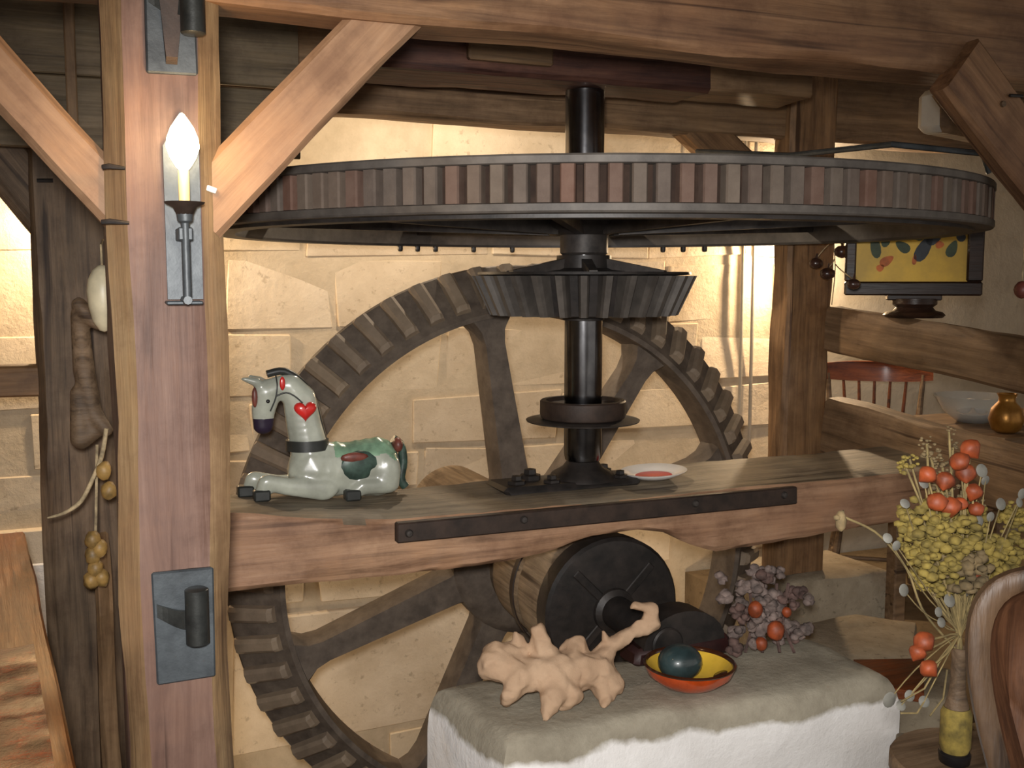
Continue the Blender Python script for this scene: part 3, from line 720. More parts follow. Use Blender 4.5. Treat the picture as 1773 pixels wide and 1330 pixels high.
# orange bowl
bc = UZ(1193, 1183, ZB + .012); bc.z = ZB + .006
bowl = root('glazed_bowl', bc, 'small glazed bowl, orange outside and yellow inside, on the stone block', 'bowl')
M['orange'] = paint('orange_glaze', (196, 74, 22), .18, .15, 12, coat=.5); M['yellow'] = paint('yellow_glaze', (228, 186, 66), .2, .06, 12, coat=.4)
M['rimdark'] = paint('dark_rim_glaze', (58, 30, 18), .2, .1, 12, coat=.4)
bowl.matrix_basis = Matrix.Translation(bc) @ Matrix.Scale(1.27, 4)
rb_ = .098
bm = bmesh.new(); add_lathe(bm, [(.0001, 0), (.045, 0), (.062, .008), (.088, .028), (rb_ - .002, .047)], n=48, cap=False); place('outer_wall', link_mesh('outer_wall', bm, 'orange', 60), bowl)
bm = bmesh.new(); add_lathe(bm, [(.0001, .012), (.04, .013), (.07, .026), (.09, .046)], n=48, cap=False); place('inner_wall', link_mesh('inner_wall', bm, 'yellow', 60), bowl)
bm = bmesh.new(); add_lathe(bm, [(rb_ - .003, .046), (rb_, .050), (rb_ - .004, .053), (.091, .051), (.089, .045)], n=48, cap=False); place('lip', link_mesh('lip', bm, 'rimdark', 60), bowl)
for (dx, dy, rr) in ((.055, -.035, .017), (.02, .05, .02)):
    bm = bmesh.new(); add_lathe(bm, [(.0001, .003), (rr * .9, .002), (rr, .0)], n=14, cap=False)
    place('glaze_spot', link_mesh('glaze_spot', bm, 'rimdark', 60), bowl, Matrix.Translation((dx, dy, .0225 + .006)) @ Matrix.Rotation(R(-22), 4, Vector((-dy, dx, 0)).normalized()))
M['teal'] = paint('dark_teal_glaze', (44, 60, 62), .38, .2, 14, coat=.6)
bm = bmesh.new(); add_ball(bm, (0, 0, 0), .056, 3, (1.1, 1.0, .86))
bl = place('ceramic_egg', link_mesh('ceramic_egg', bm, 'teal', 60), None, Matrix.Translation(bc + Vector((-.022, .012, .064)))); tag(bl, 'dark teal glossy ball lying in the orange bowl', 'ball')

# dried hydrangea bunch with orange lanterns
M['hyd'] = paint('dried_mauve_florets', (112, 98, 92), .85, .25, 30); M['hyd2'] = paint('dried_brown_florets', (92, 72, 66), .85, .25, 30)
M['lantern'] = paint('orange_lantern', (138, 64, 32), .55, .22, 25)
hc = UZ(1345, 1135, ZB); hb = root('dried_flower_bunch', hc, 'bunch of mauve dried flower heads with orange pods on the stone block', 'dried flowers')
rnd = random.Random(5)
for i in range(64):
    px = rnd.gauss(1328, 34); py = rnd.uniform(985, 1122)
    if py > 1085: px = rnd.gauss(1322, 48)
    px = max(1245, min(1400, px)); Y = 2.50 + rnd.uniform(-.07, .05)
    c = U(px, py, Y); rr = rnd.uniform(.018, .029)
    if c.z - rr < ZB: c.z = ZB + rr
    bm = bmesh.new()
    for k in range(4):
        d = Vector((rnd.gauss(0, 1), rnd.gauss(0, 1), rnd.gauss(0, 1))).normalized() * rr * .5
        add_ball(bm, c + d, rr * .62, 2, (1, 1, .85), .45, i * 3.7 + k)
    obj('floret', bm, 'hyd' if rnd.random() < .72 else 'hyd2', hb, 60)
for px, py, rr in ((1308, 1055, .022), (1343, 1092, .026), (1318, 1115, .018), (1362, 1060, .014)):
    bm = bmesh.new(); add_ball(bm, U(px, py, 2.42), rr, 2, (1, 1, 1.15), .15, px); obj('orange_pod', bm, 'lantern', hb, 60)
bm = bmesh.new(); 
for px in (1290, 1320, 1350, 1375): add_tube(bm, [UZ(px, 1130, ZB + .006), U(px * .6 + 1325 * .4, 1080, 2.5), U(px * .8 + 1325 * .2, 1010, 2.5)], .005, 6)
obj('stems', bm, 'hyd2', hb)

# ================================================================== PLATE AND HORSE ON THE MAIN BEAM
M['china'] = paint('white_china', (226, 222, 218), .25, .03, coat=.3); M['red'] = paint('red_print', (190, 30, 36), .3, .08, coat=.3)
pc = U(1132, 822, 2.93); pc.z = beam_top(pc.x, 2.93) + .004
pt = root('china_plate', pc, 'white china plate with a red centre on the main beam', 'plate')
pt.matrix_basis = Matrix.Translation(pc) @ Matrix.Rotation(R(-3), 4, 'Y')
bm = bmesh.new(); add_lathe(bm, [(.0001, .002), (.06, .002), (.07, .004), (.108, .022), (.109, .024), (.105, .025), (.072, .010), (.062, .0075), (.0001, .007)], n=48, cap=False); place('dish', link_mesh('dish', bm, 'china', 60), pt)
bm = bmesh.new(); add_lathe(bm, [(.0001, .0082), (.056, .0082), (.06, .0078)], n=32, cap=False); place('red_disc', link_mesh('red_disc', bm, 'red', 60), pt)

YH = 3.0
def Hh(px, py, dy=0.0): return U(px, py, YH + dy)
M['hgrey'] = paint('horse_grey_white', (160, 163, 150), .26, .12, 7, coat=.35)
M['hgreen'] = paint('horse_mint', (122, 152, 126), .3, .18, 16, coat=.3)
M['hred'] = paint('horse_red', (188, 40, 36), .3, .15, coat=.3); M['hdark'] = paint('horse_dark', (44, 46, 44), .4, .2)
M['hpurple'] = paint('horse_muzzle', (40, 30, 48), .35, .1); M['hteal'] = paint('horse_dark_green', (50, 68, 60), .4, .35, 20)
M['hbrown'] = paint('horse_brown', (108, 58, 48), .45, .25, 20)
px_m = (Hh(501, 800) - Hh(500, 800)).length
q_ = px_m
chains = []
chains.append([(Hh(545, 812), (50 * q_, .062, 52 * q_)), (Hh(600, 812), (44 * q_, .060, 50 * q_)), (Hh(652, 808), (44 * q_, .064, 56 * q_))])        # trunk
chains.append([(Hh(538, 790), (36 * q_, .050, 34 * q_)), (Hh(526, 735), (32 * q_, .040, 30 * q_)), (Hh(518, 690), (30 * q_, .036, 28 * q_)), (Hh(502, 668), (24 * q_, .033, 22 * q_))])   # neck
chains.append([(Hh(490, 668), (22 * q_, .030, 20 * q_)), (Hh(462, 680), (26 * q_, .030, 24 * q_)), (Hh(456, 712), (21 * q_, .024, 20 * q_)), (Hh(456, 738), (18 * q_, .021, 15 * q_))])   # head
chains.append([(Hh(445, 662, -.012), 9 * q_), (Hh(420, 656, -.016), 4 * q_)]); chains.append([(Hh(450, 660, .014), 9 * q_), (Hh(432, 652, .018), 4 * q_)])
for dy, ox, oy in ((-.045, 0, 0), (.04, -22, -6)):
    chains.append([(Hh(560 + ox, 846 + oy, dy), (28 * q_, .024, 22 * q_)), (Hh(500 + ox, 843 + oy, dy), (20 * q_, .020, 16 * q_)), (Hh(464 + ox, 836 + oy, dy), (19 * q_, .019, 15 * q_)), (Hh(453 + ox, 856 + oy, dy), (13 * q_, .016, 12 * q_))])
chains.append([(Hh(672, 815, -.04), (24 * q_, .030, 36 * q_)), (Hh(668, 840, -.045), (26 * q_, .026, 16 * q_)), (Hh(632, 842, -.05), (20 * q_, .020, 15 * q_)), (Hh(616, 852, -.05), (13 * q_, .016, 12 * q_))])
chains.append([(Hh(672, 815, .04), (24 * q_, .030, 36 * q_)), (Hh(668, 840, .045), (26 * q_, .026, 16 * q_))])
hz0 = beam_top(Hh(560, 860).x, YH)
horse = root('toy_horse', (Hh(560, 860).x, YH, hz0), 'grey white painted wooden toy horse lying on the main beam', 'toy')
body = organic('body', chains, 'hgrey', .0055, horse, 5)
me = body.data; bw = world_of(body).translation
me.materials.append(M['hgreen']); me.materials.append(M['hpurple'])
for p in me.polygons:
    c = p.center + bw
    a = Hh(600, 782); b = Hh(470, 742)
    if c.x > Hh(575, 780).x and c.z > Hh(600, 788).z + .02 * noise.noise(c * 30): p.material_index = 1
    if c.x < Hh(480, 740).x and c.z < Hh(460, 724).z and c.z > Hh(460, 770).z: p.material_index = 2
for v in me.vertices:
    zt2 = beam_top(v.co.x + bw.x, v.co.y + bw.y) + .002
    if v.co.z + bw.z < zt2: v.co.z = zt2 - bw.z
for dy, px, py in ((-.045, 452, 862), (.04, 424, 858), (-.05, 609, 860)):
    bm = bmesh.new(); c = Hh(px, py, dy); c.z = beam_top(c.x, c.y) + .017
    add_chbox(bm, c + Vector((-13 * q_, -.02, -.0165)), c + Vector((15 * q_, .02, .016)), .005); obj('hoof', bm, 'hdark', horse, 40)
def strip(pts, wv, t, name, mat):
    bm = bmesh.new(); add_tube(bm, pts, wv, 8); return obj(name, bm, mat, horse, 50)
bm = bmesh.new(); nb = Hh(532, 769); rings = []
for k in range(24):
    a = 2 * math.pi * k / 24; d = Vector((math.cos(a) * 35 * q_, math.sin(a) * .052, 0)); e = d * 1.07
    rings.append([nb + d * .9 + Vector((0, 0, -.016)), nb + e + Vector((0, 0, -.016)), nb + e + Vector((0, 0, .014)), nb + d * .9 + Vector((0, 0, .014))])
add_loft(bm, rings, False, None, True); obj('collar_band', bm, 'hdark', horse, 40)
# bridle, mane, heart, blaze, eye (near side)
def side(px, py, d): return Hh(px, py, d)
strip(curve_pts([side(477, 648, -.020), side(480, 668, -.034), side(477, 690, -.034), side(468, 712, -.028)], 14), .0022, 0, 'bridle_strap', 'hdark')
strip(curve_pts([side(478, 686, -.034), side(495, 680, -.036), side(510, 686, -.040), side(524, 698, -.042)], 12), .0022, 0, 'rein', 'hdark')
strip(curve_pts([side(462, 648, 0), side(492, 643, 0), side(522, 662, 0), side(541, 690, 0), side(551, 725, 0), side(560, 760, 0)], 20), .011, 0, 'mane', 'hdark')
def blob(c, rx, ry, rz, name, mat):
    bm = bmesh.new(); add_ball(bm, (0, 0, 0), 1, 2, (rx, ry, rz)); bmesh.ops.translate(bm, verts=bm.verts[:], vec=c); return obj(name, bm, mat, horse, 60)
bm = bmesh.new(); hrt = []
for k in range(28):
    a = 2 * math.pi * k / 28; hrt.append((16 * math.sin(a) ** 3, 13 * math.cos(a) - 5 * math.cos(2 * a) - 2 * math.cos(3 * a) - math.cos(4 * a)))
hcx = side(529, 711, -.041); sc = 19 * q_ / 16
add_loft(bm, [[hcx + Vector((x * s * sc, y, z * s * sc)) for x, z in hrt] for s, y in ((1, .016), (1, .0), (.8, -.006), (.4, -.009))]); obj('heart', bm, 'hred', horse, 50)
blob(side(464, 695, -.0285), 3.4 * q_, .004, 3.4 * q_, 'eye', 'black'); blob(side(441, 688, -.0215), 5 * q_, .008, 18 * q_, 'blaze', 'hbrown')
blob(side(489, 664, -.033), 5 * q_, .004, 12 * q_, 'red_mark', 'hred')
blob(side(622, 806, -.055), 34 * q_, .009, 27 * q_, 'saddle_flap', 'hteal'); blob(side(614, 792, -.058), 26 * q_, .008, 9 * q_, 'saddle_trim', 'hbrown')
strip(curve_pts([side(680, 760, 0), side(694, 772, 0), side(698, 800, 0), side(694, 828, 0), side(702, 842, 0)], 14), .014, 0, 'tail', 'hteal')
blob(side(688, 770, -.012), 10 * q_, .024, 14 * q_, 'tail_root', 'hbrown')

# ================================================================== SCONCE AND HINGES ON THE FRONT POST
YS = YF - .012
sc_ = root('candle_sconce', U(315, 525, YF), 'grey iron wall sconce with a lit candle bulb on the front post', 'lamp')
a, b = U(281, 232, YS), U(352, 518, YS)
bm = bmesh.new(); x0, x1, z0, z1 = a.x, b.x, b.z, a.z; xm = (x0 + x1) / 2
out = [(x0, z0), (x1, z0), (x1, z1 - .02), (x1 - .012, z1), (xm + .01, z1 + .022), (xm, z1 + .04), (xm - .01, z1 + .022), (x0 + .012, z1), (x0, z1 - .02)]
add_loft(bm, [[Vector((x, y, z)) for x, z in out] for y in (YS - .001, YF + .004)]); obj('back_plate', bm, 'steel', sc_)
CXs = U(321, 400, YF - .075)
YC = YF - .075
bm = bmesh.new(); t = U(320, 356, YC).z; zb_ = U(316, 520, YC).z
add_tube(bm, [Vector((CXs.x, YC, zb_ + .006)), Vector((CXs.x, YC, t - .03)), Vector((CXs.x, YC, t - .026)), Vector((CXs.x, YC, t))], [.0075, .0075, .013, .016], 12); obj('stem', bm, 'steel', sc_, 40)
bm = bmesh.new(); add_tube(bm, [Vector((CXs.x, YS, zb_)), Vector((CXs.x, (YC + YS) / 2, zb_ - .002)), Vector((CXs.x, YC - .008, zb_))], .0075, 8); 
obj('lower_arm', bm, 'steel', sc_, 40)
bm = bmesh.new(); add_chbox(bm, (x0 - .005, YC + .02, zb_ - .008), (x1 - .004, YF - .0005, zb_ - .002), .002); obj('foot_plate', bm, 'hinge', sc_)
bm = bmesh.new(); zk = U(320, 405, YC).z; add_chbox(bm, (CXs.x - .012, YC - .005, zk - .011), (CXs.x + .012, YF - .006, zk + .011), .002); obj('clamp', bm, 'steel', sc_)
bm = bmesh.new(); add_lathe(bm, [(.006, -.022), (.014, -.018), (.020, -.006), (.032, .0), (.034, .003), (.026, .003), (.01, .002)], (CXs.x, YC, t + .003), n=28); obj('drip_pan', bm, 'strap', sc_, 40)
M['candle'] = paint('candle_tube', (226, 206, 150), .5, .04)
zc0, zc1 = t + .006, U(322, 294, YC).z
bm = bmesh.new(); add_lathe(bm, [(.0092, zc0), (.0092, zc1 - .003), (.008, zc1)], (CXs.x, YC, 0), n=20); ctube = obj('candle_tube', bm, 'candle', sc_, 40)
m, nt, bs = _mat('lit_bulb'); bs.inputs['Base Color'].default_value = (1, .95, .85, 1); bs.inputs['Emission Color'].default_value = (1, .80, .48, 1); bs.inputs['Emission Strength'].default_value = 30; M['bulb'] = m
hb_ = U(325, 196, YC).z - zc1
prof = [(.008, 0), (.013, .06), (.022, .22), (.0275, .40), (.026, .55), (.019, .74), (.009, .9), (.0035, .98), (.0003, 1.0)]
bm = bmesh.new(); add_lathe(bm, [(r, zc1 + u * hb_) for r, u in prof], (CXs.x, YC, 0), n=24); obj('bulb', bm, 'bulb', ctube, 60)
point_light('sconce_light', (CXs.x, YC - .035, zc1 + hb_ * .5), 2.6, (1.0, .58, .26), .02)

def hinge(name, px0, py0, px1, py1, barrel, label, seed):
    h = root(name, U((px0 + px1) / 2, py1, YF), label, 'hinge')
    a, b = U(px0, py0, YF - .004), U(px1, py1, YF - .004)
    bm = bmesh.new(); add_chbox(bm, (a.x, YF - .012, b.z), (b.x, YF + .01, a.z), .003, .002, seed); obj('plate', bm, 'hinge', h)
    c0, c1 = U(barrel[0], barrel[1], YF - .04), U(barrel[0], barrel[2], YF - .04)
    bm = bmesh.new(); add_lathe(bm, [(.017, c1.z), (.021, c1.z + .003), (.021, c0.z - .003), (.016, c0.z)], (c0.x, YF - .04, 0), n=24); obj('pin_barrel', bm, 'hingedark', h, 40)
    bm = bmesh.new(); cx = c0.x
    zz0, zz1 = c1.z + .2 * (c0.z - c1.z), c1.z + .75 * (c0.z - c1.z)
    rings = []; zc_ = (zz0 + zz1) / 2
    for k in range(9):
        t = k / 8; x = a.x + .006 + (cx - a.x) * t; y = YF - .014 - .028 * math.sin(t * math.pi / 2) ** 2; hh = .012 + .008 * t; zc2 = zc_ + .012 * (1 - t) - .01 * math.sin(math.pi * t)
        rings.append([Vector((x, y, zc2 - hh)), Vector((x, y + .008, zc2 - hh)), Vector((x, y + .008, zc2 + hh)), Vector((x, y, zc2 + hh))])
    add_loft(bm, rings)
    obj('knuckle', bm, 'hingedark', h)
    return h
hinge('hinge_pintle', 263, 992, 373, 1170, (340, 1018, 1116), 'grey iron hinge plate with a thick pin low on the front post', 2)
h2 = hinge('hinge_pintle', 248, -60, 341, 132, (331, -60, 60), 'grey iron hinge plate at the top of the front post above the bulb', 3)
bm = bmesh.new(); c = U(297, 60, YF - .014); add_loft(bm, [[c + Vector((-.014, 0, .035)), c + Vector((.016, 0, .035)), c + Vector((.02, -.02, .06)), c + Vector((-.02, -.02, .06))], [c + Vector((-.011, 0, -.05)), c + Vector((.008, 0, -.05)), c + Vector((.008, -.014, -.04)), c + Vector((-.011, -.014, -.04))]]); obj('rusty_hook', bm, 'strap', h2)

# ================================================================== HIDDEN WALL LAMPS (their bulbs light the stones)
M['bulb2'] = M['bulb']
def wall_lamp(loc, energy, label):
    L = root('wall_lamp', loc, label, 'lamp', 'wall lamps on the stone wall'); L = L
    c = Vector(loc); bm = bmesh.new(); add_chbox(bm, c + Vector((-.03, .085, -.16)), c + Vector((.03, .0965, .04)), .004); obj('back_plate', bm, 'hinge', L)
    bm = bmesh.new(); add_tube(bm, [c + Vector((0, .09, -.1)), c + Vector((0, .04, -.11)), c + Vector((0, 0, -.09))], .006, 8); obj('arm', bm, 'hinge', L, 40)
    bm = bmesh.new(); add_lathe(bm, [(.011, -.095), (.011, -.03)], c, n=16); ct = obj('candle_tube', bm, 'candle', L, 40)
    bm = bmesh.new(); add_lathe(bm, [(r * .9, -.03 + u * .085) for r, u in prof], c, n=18); obj('bulb', bm, 'bulb', ct, 60)
    point_light('wall_lamp_light', c + Vector((0, -.045, .02)), energy, WARM, .03)
cl = U(150, 395, 4.68); wall_lamp(cl, 52, 'candle lamp on the stone wall behind the dark rear post')
cr = U(1375, 440, 4.68); wall_lamp(cr, 80, 'candle lamp on the stone wall behind the rough right rear post')

c = U(800, 110, 4.0)
pen = root('pendant_lamp', c, 'bare bulb hanging behind the grey brown rear beam', 'lamp')
bm = bmesh.new(); add_tube(bm, [c + Vector((0, 0, .03)), Vector((c.x, c.y, 2.975))], .004, 6); obj('flex', bm, 'black', pen)
bm = bmesh.new(); add_lathe(bm, [(.016, .035), (.018, .03), (.018, .0), (.014, -.004)], c, n=16); hol = obj('bulb_holder', bm, 'black', pen, 40)
bm = bmesh.new(); add_ball(bm, c + Vector((0, 0, -.035)), .032, 2, (1, 1, 1.15)); obj('bulb', bm, 'bulb', hol, 60)
point_light('pendant_light', c + Vector((0, 0, -.09)), 42, (1.0, .84, .64), .03)
def pit_lamp(c, energy, label):
    c = Vector(c); L = root('pit_lamp', c, label, 'lamp', 'lamps in the wheel pit')
    bm = bmesh.new(); add_lathe(bm, [(.05, -.85 - c.z), (.05, -.83 - c.z), (.012, -.82 - c.z), (.012, -.04)], c, n=16); ct = obj('stand', bm, 'hinge', L, 40)
    bm = bmesh.new(); add_lathe(bm, [(r * .9, -.04 + u * .085) for r, u in prof], c, n=18); obj('bulb', bm, 'bulb', ct, 60)
    point_light('pit_lamp_light', c + Vector((0, -.045, .03)), energy, WARM, .03)
pit_lamp(U(400, 1390, 4.3), 5, 'lamp standing in the wheel pit below the left cogs')
pit_lamp(U(1160, 1120, 4.3), 6, 'lamp standing in the wheel pit behind the axle log')
# ================================================================== LEFT: TABLE AND HANGING THINGS
tz = .75; ta, tb_ = UZ(45, 920, tz), UZ(135, 1330, tz)
tbl = root('long_table', (-.6, 2.6, 0), 'glossy orange brown lacquered wooden table at the left edge', 'table')
d = (ta - tb_); d.z = 0; d.normalize(); nrm = Vector((-d.y, d.x, 0))
near = tb_ - d * .9
for i in range(4):
    o0 = .001 + i * .2
    a = ta + nrm * (o0 + .0975); b = near + nrm * (o0 + .0975)
    timber('table_board', (b.x, b.y, tz - .02), (a.x, a.y, tz - .02), .195, .04, ['tablewood_x'] if 'tablewood_x' in M else [wood('lacquered_table_x%d' % i, (88, 46, 20), (158, 96, 46), (190, 126, 66), rough=.28, coat=.6, stain=(96, 44, 22), bump=1.0)], parent=tbl, n=24, amp=.003, ch=.006, seed=80 + i)
for u_, v_ in ((.12, .1), (.12, .7), (.9, .1), (.9, .7)):
    p = near.lerp(ta, u_) + nrm * v_
    timber('leg', (p.x, p.y, 0), (p.x, p.y, tz - .04), .07, .07, ['chairwood'], up=(1, 0, 0), parent=tbl, n=6, amp=.002, seed=90)
M['sheet'] = paint('glossy_sheet', (104, 50, 30), .12, .45, 22, coat=.8, bump=1.0)
bm = bmesh.new(); s0_ = UZ(62, 1125, tz); e0 = s0_ + nrm * .0; rows = []
top_, bot_ = [], []
for i in range(25):
    t_, b_2 = [], []
    for j in range(17):
        p = s0_ - d * (i / 24 * 1.05) + nrm * (.004 + j / 16 * .7); z = tz + .006 + abs(nz((p.x, p.y, 0), 9, .012, 2)) + abs(nz((p.x, p.y, 1), 26, .006, 5))
        t_.append(bm.verts.new((p.x, p.y, z + .003))); b_2.append(bm.verts.new((p.x, p.y, z)))
    top_.append(t_); bot_.append(b_2)
for i in range(24):
    for j in range(16):
        bm.faces.new((top_[i][j], top_[i][j + 1], top_[i + 1][j + 1], top_[i + 1][j])); bm.faces.new((bot_[i][j], bot_[i + 1][j], bot_[i + 1][j + 1], bot_[i][j + 1]))
for i in range(24):
    for j in (0, 16): bm.faces.new((top_[i][j], top_[i + 1][j], bot_[i + 1][j], bot_[i][j]))
for j in range(16):
    for i in (0, 24): bm.faces.new((top_[i][j], top_[i][j + 1], bot_[i][j + 1], bot_[i][j]))
o = obj('glossy_sheet', bm, 'sheet', None, 80); tag(o, 'shiny crinkled dark red brown sheet on the near half of the table', 'sheet')
# side boards between the left posts
sb = timber('side_plank', (.0, 2.3, .22), (.0, YR - .005, .66), .04, .34, ['midwood'], ch=.008, n=10, seed=95)
tag(sb, 'sloping grey brown side plank between the left posts near the floor', 'plank')
# cream gourd, dark yoke, twig and bulbs hanging by the rear post
gc = U(170, 517, 2.95)
go = root('hanging_gourd', gc, 'cream gourd hanging between the two left posts', 'gourd')
bm = bmesh.new(); add_lathe(bm, [(.0003, -.088), (.012, -.084), (.028, -.06), (.037, -.02), (.040, .02), (.036, .05), (.024, .074), (.010, .086), (.0003, .088)], gc + Vector((.012, 0, 0)), n=24); obj('gourd_skin', bm, 'cream', go, 60)
bm = bmesh.new(); add_tube(bm, [gc + Vector((.012, 0, .086)), gc + Vector((.012, .02, .14)), gc + Vector((.02, .19, .16))], .003, 6); obj('cord', bm, 'rope', go)
bm = bmesh.new(); add_ball(bm, gc + Vector((.030, -.033, .012)), .007, 2, (1, .5, 1)); obj('dark_spot', bm, 'black', go, 60)
yk = organic('wooden_yoke', [[(U(137, 528, 3.02), .022), (U(150, 545, 3.02), .026), (U(172, 562, 3.0), .018)], [(U(137, 545, 3.03), .024), (U(145, 640, 3.05), .030), (U(160, 715, 3.05), .026), (U(185, 745, 3.03), .018)], [(U(135, 680, 3.05), .022), (U(140, 760, 3.05), .030), (U(165, 745, 3.05), .024)]], 'darkwood', .007, None, 4)
tag(yk, 'dark carved wooden yoke hanging on the rear post under the gourd', 'yoke')
bm = bmesh.new(); add_tube(bm, curve_pts([U(184, 742, 2.98), U(176, 790, 2.98), U(160, 830, 2.98), U(140, 868, 2.98), U(112, 888, 2.98), U(82, 897, 2.98)], 20), [.006] * 15 + [.005, .005, .004, .004, .003, .002], 8)
tw_ = obj('dry_twig', bm, 'rope', None, 50); tag(tw_, 'pale crooked twig sticking out left of the rear post', 'twig')
bg = root('shallot_string', U(165, 1010, 2.99), 'string of small yellowish bulbs hanging low on the rear post', 'bulb string')
M['shallot'] = paint('shallot', (146, 116, 66), .5, .25, 20)
bm = bmesh.new(); add_tube(bm, [U(168, 770, 3.05), U(166, 900, 3.02), U(164, 1000, 3.0)], .004, 6); obj('cord', bm, 'rope', bg)
for i, (px, py) in enumerate(((180, 815), (188, 850), (160, 935), (172, 950), (160, 962), (165, 985), (176, 1000), (158, 1005))):
    bm = bmesh.new(); add_ball(bm, U(px, py, 2.98), .021, 2, (1, 1, 1.25), .2, i); obj('bulb_onion', bm, 'shallot', bg, 60)

# ================================================================== RIGHT SIDE
# conduits on the wall
for i, (pa, pb) in enumerate((((1283, 400), (1291, 690)), ((1302, 400), (1309, 690)))):
    bm = bmesh.new(); a, b = U(pa[0], pa[1], 4.76), U(pb[0] - 4, pb[1], 4.76); x = (a.x + b.x) / 2
    add_tube(bm, [Vector((x, 4.765, 2.9)), Vector((x, 4.765, 1.5)), Vector((x, 4.765, .7))], .010, 10)
    o = obj('wall_conduit', bm, 'plaster', None, 40); tag(o, 'left one of two thin pale pipes running up the stone wall' if i == 0 else 'right one of two thin pale pipes running up the stone wall', 'pipe', 'wall pipes')
# yellow picture on a stand, resting on the upper side rail
pcn = UX(1583, 548, 2.83); PZ = pcn.z
ph = root('framed_picture', (0, 0, 0), 'yellow picture of leaves and fruit in a dark frame on a stand', 'picture', mtx=Matrix.Translation(pcn) @ Matrix.Rotation(R(-36), 4, 'Z'))
M['frame'] = wood('dark_frame', (26, 16, 12), (46, 30, 22), (66, 44, 32), rough=.4); M['ptyellow'] = paint('painted_yellow', (206, 164, 36), .5, .10, 6)
M['leaf'] = paint('painted_leaf', (52, 66, 40), .6, .2, 20); M['leaf2'] = paint('painted_olive', (40, 46, 52), .6, .2, 20); M['fruit'] = paint('painted_orange', (178, 92, 30), .6, .2, 20)
ps = (pcn - EYE).dot(_f) / F          # metres per pixel there
def PP(px, py, dy=0): return Vector(((px - 1583) * ps, dy, (548 - py) * ps))
def phobj(name, bm, mat, sm=None): return place(name, link_mesh(name, bm, mat, sm), ph)
oa, ob = PP(1466, 362), PP(1690, 512)
ia, ib = PP(1484, 380), PP(1664, 488)
for (p, q2) in (((oa.x, ib.z), (ia.x, ia.z)), ((ib.x, ib.z), (ob.x, ia.z)), ((oa.x, ob.z), (ob.x, ib.z)), ((oa.x, ia.z), (ob.x, oa.z))):
    bm = bmesh.new(); add_chbox(bm, (min(p[0], q2[0]), -.012, min(p[1], q2[1])), (max(p[0], q2[0]), .035, max(p[1], q2[1])), .006); phobj('frame_bar', bm, 'frame')
bm = bmesh.new(); add_box(bm, (ia.x - .005, .006, ib.z - .005), (ib.x + .005, .02, ia.z + .005)); phobj('painted_panel', bm, 'ptyellow')
def leaf(px, py, l, wv, ang, mat):
    c = PP(px, py, .005); bm = bmesh.new(); n = 14; pts = []; l *= 1.25; wv *= 1.25
    for k in range(n):
        a = 2 * math.pi * k / n; x = math.cos(a) * l; y = math.sin(a) * wv * (1 - .35 * math.cos(a)); x, y = x * math.cos(ang) - y * math.sin(ang), x * math.sin(ang) + y * math.cos(ang)
        pts.append((x, y))
    add_loft(bm, [[c + Vector((x, yy, y)) for x, y in pts] for yy in (-.0005, .002)]); phobj('painted_leaf' if mat != 'fruit' else 'painted_fruit', bm, mat)
for px, py, l, wv, a, mt in ((1515, 425, .040, .014, 1.75, 'leaf'), (1534, 412, .030, .012, 1.3, 'leaf'), (1560, 428, .024, .014, 2.5, 'leaf'), (1548, 410, .02, .01, .4, 'leaf'), (1595, 430, .045, .018, 1.1, 'leaf2'), (1612, 412, .03, .016, .7, 'leaf2'), (1640, 432, .026, .014, 1.2, 'leaf'), (1652, 408, .022, .012, 1.9, 'leaf2'), (1580, 408, .026, .012, 2.7, 'leaf'), (1628, 402, .02, .012, .2, 'leaf'), (1535, 452, .022, .013, .6, 'fruit'), (1525, 464, .012, .01, .6, 'fruit'), (1580, 450, .016, .006, 1.5, 'fruit'), (1620, 425, .012, .011, 0, 'fruit'), (1564, 405, .014, .009, 0, 'fruit')): leaf(px, py, l, wv, a, mt)
bm = bmesh.new(); add_lathe(bm, [(.10, -.004), (.11, .006), (.10, .016), (.075, .022), (.065, .034), (.08, .046), (.08, .066)], (0, .01, 0), n=24); phobj('stand_foot', bm, 'frame', 40)
bm = bmesh.new(); add_chbox(bm, (-.10, -.03, .06), (.09, .035, ob.z + .004), .004); phobj('stand_neck', bm, 'frame')
# string of brown pods
M['pod'] = paint('brown_pod', (62, 40, 32), .3, .2, 20, coat=.3)
bs_ = root('pod_string', U(1440, 530, 3.3), 'string of round brown pods hanging left of the yellow picture', 'pods')
for px, py, rr in ((1413, 456, .019), (1433, 474, .021), (1458, 436, .022), (1478, 492, .019)):
    bm = bmesh.new(); c = U(px, py, 3.3 if px < 1470 else 2.86); rr *= 1.35 if px < 1470 else 1.15; add_ball(bm, c, rr, 2, (1.1, 1, .85)); add_tube(bm, [c + Vector((0, 0, rr * .7)), c + Vector((.004, 0, rr + .012))], [.006, .003], 6); obj('pod', bm, 'pod', bs_, 50)
bm = bmesh.new(); 
for pts in ([(1447, 388), (1444, 420), (1446, 470), (1440, 528)], [(1458, 425), (1450, 408), (1447, 390)], [(1413, 448), (1428, 430), (1444, 415)], [(1433, 465), (1442, 455), (1446, 445)], ):
    add_tube(bm, curve_pts([U(x, y, 3.31) for x, y in pts], 8), .0022, 6)
add_tube(bm, curve_pts([U(1478, 484, 2.86), U(1464, 474, 3.0), U(1452, 464, 3.2), U(1447, 458, 3.31)], 8), .0022, 6)
ck = U(1447, 388, 3.31); add_tube(bm, [ck, Vector((ck.x, 3.36, 1.95)), Vector((ck.x, YR + .045, 2.12))], .0022, 6)
obj('cord', bm, 'rope', bs_)
bm = bmesh.new(); c = U(1769, 502, 2.3); add_ball(bm, c, .024, 2, (.8, 1, 1.1), .1, 3); o = obj('red_pod', bm, 'hbrown', None, 60)
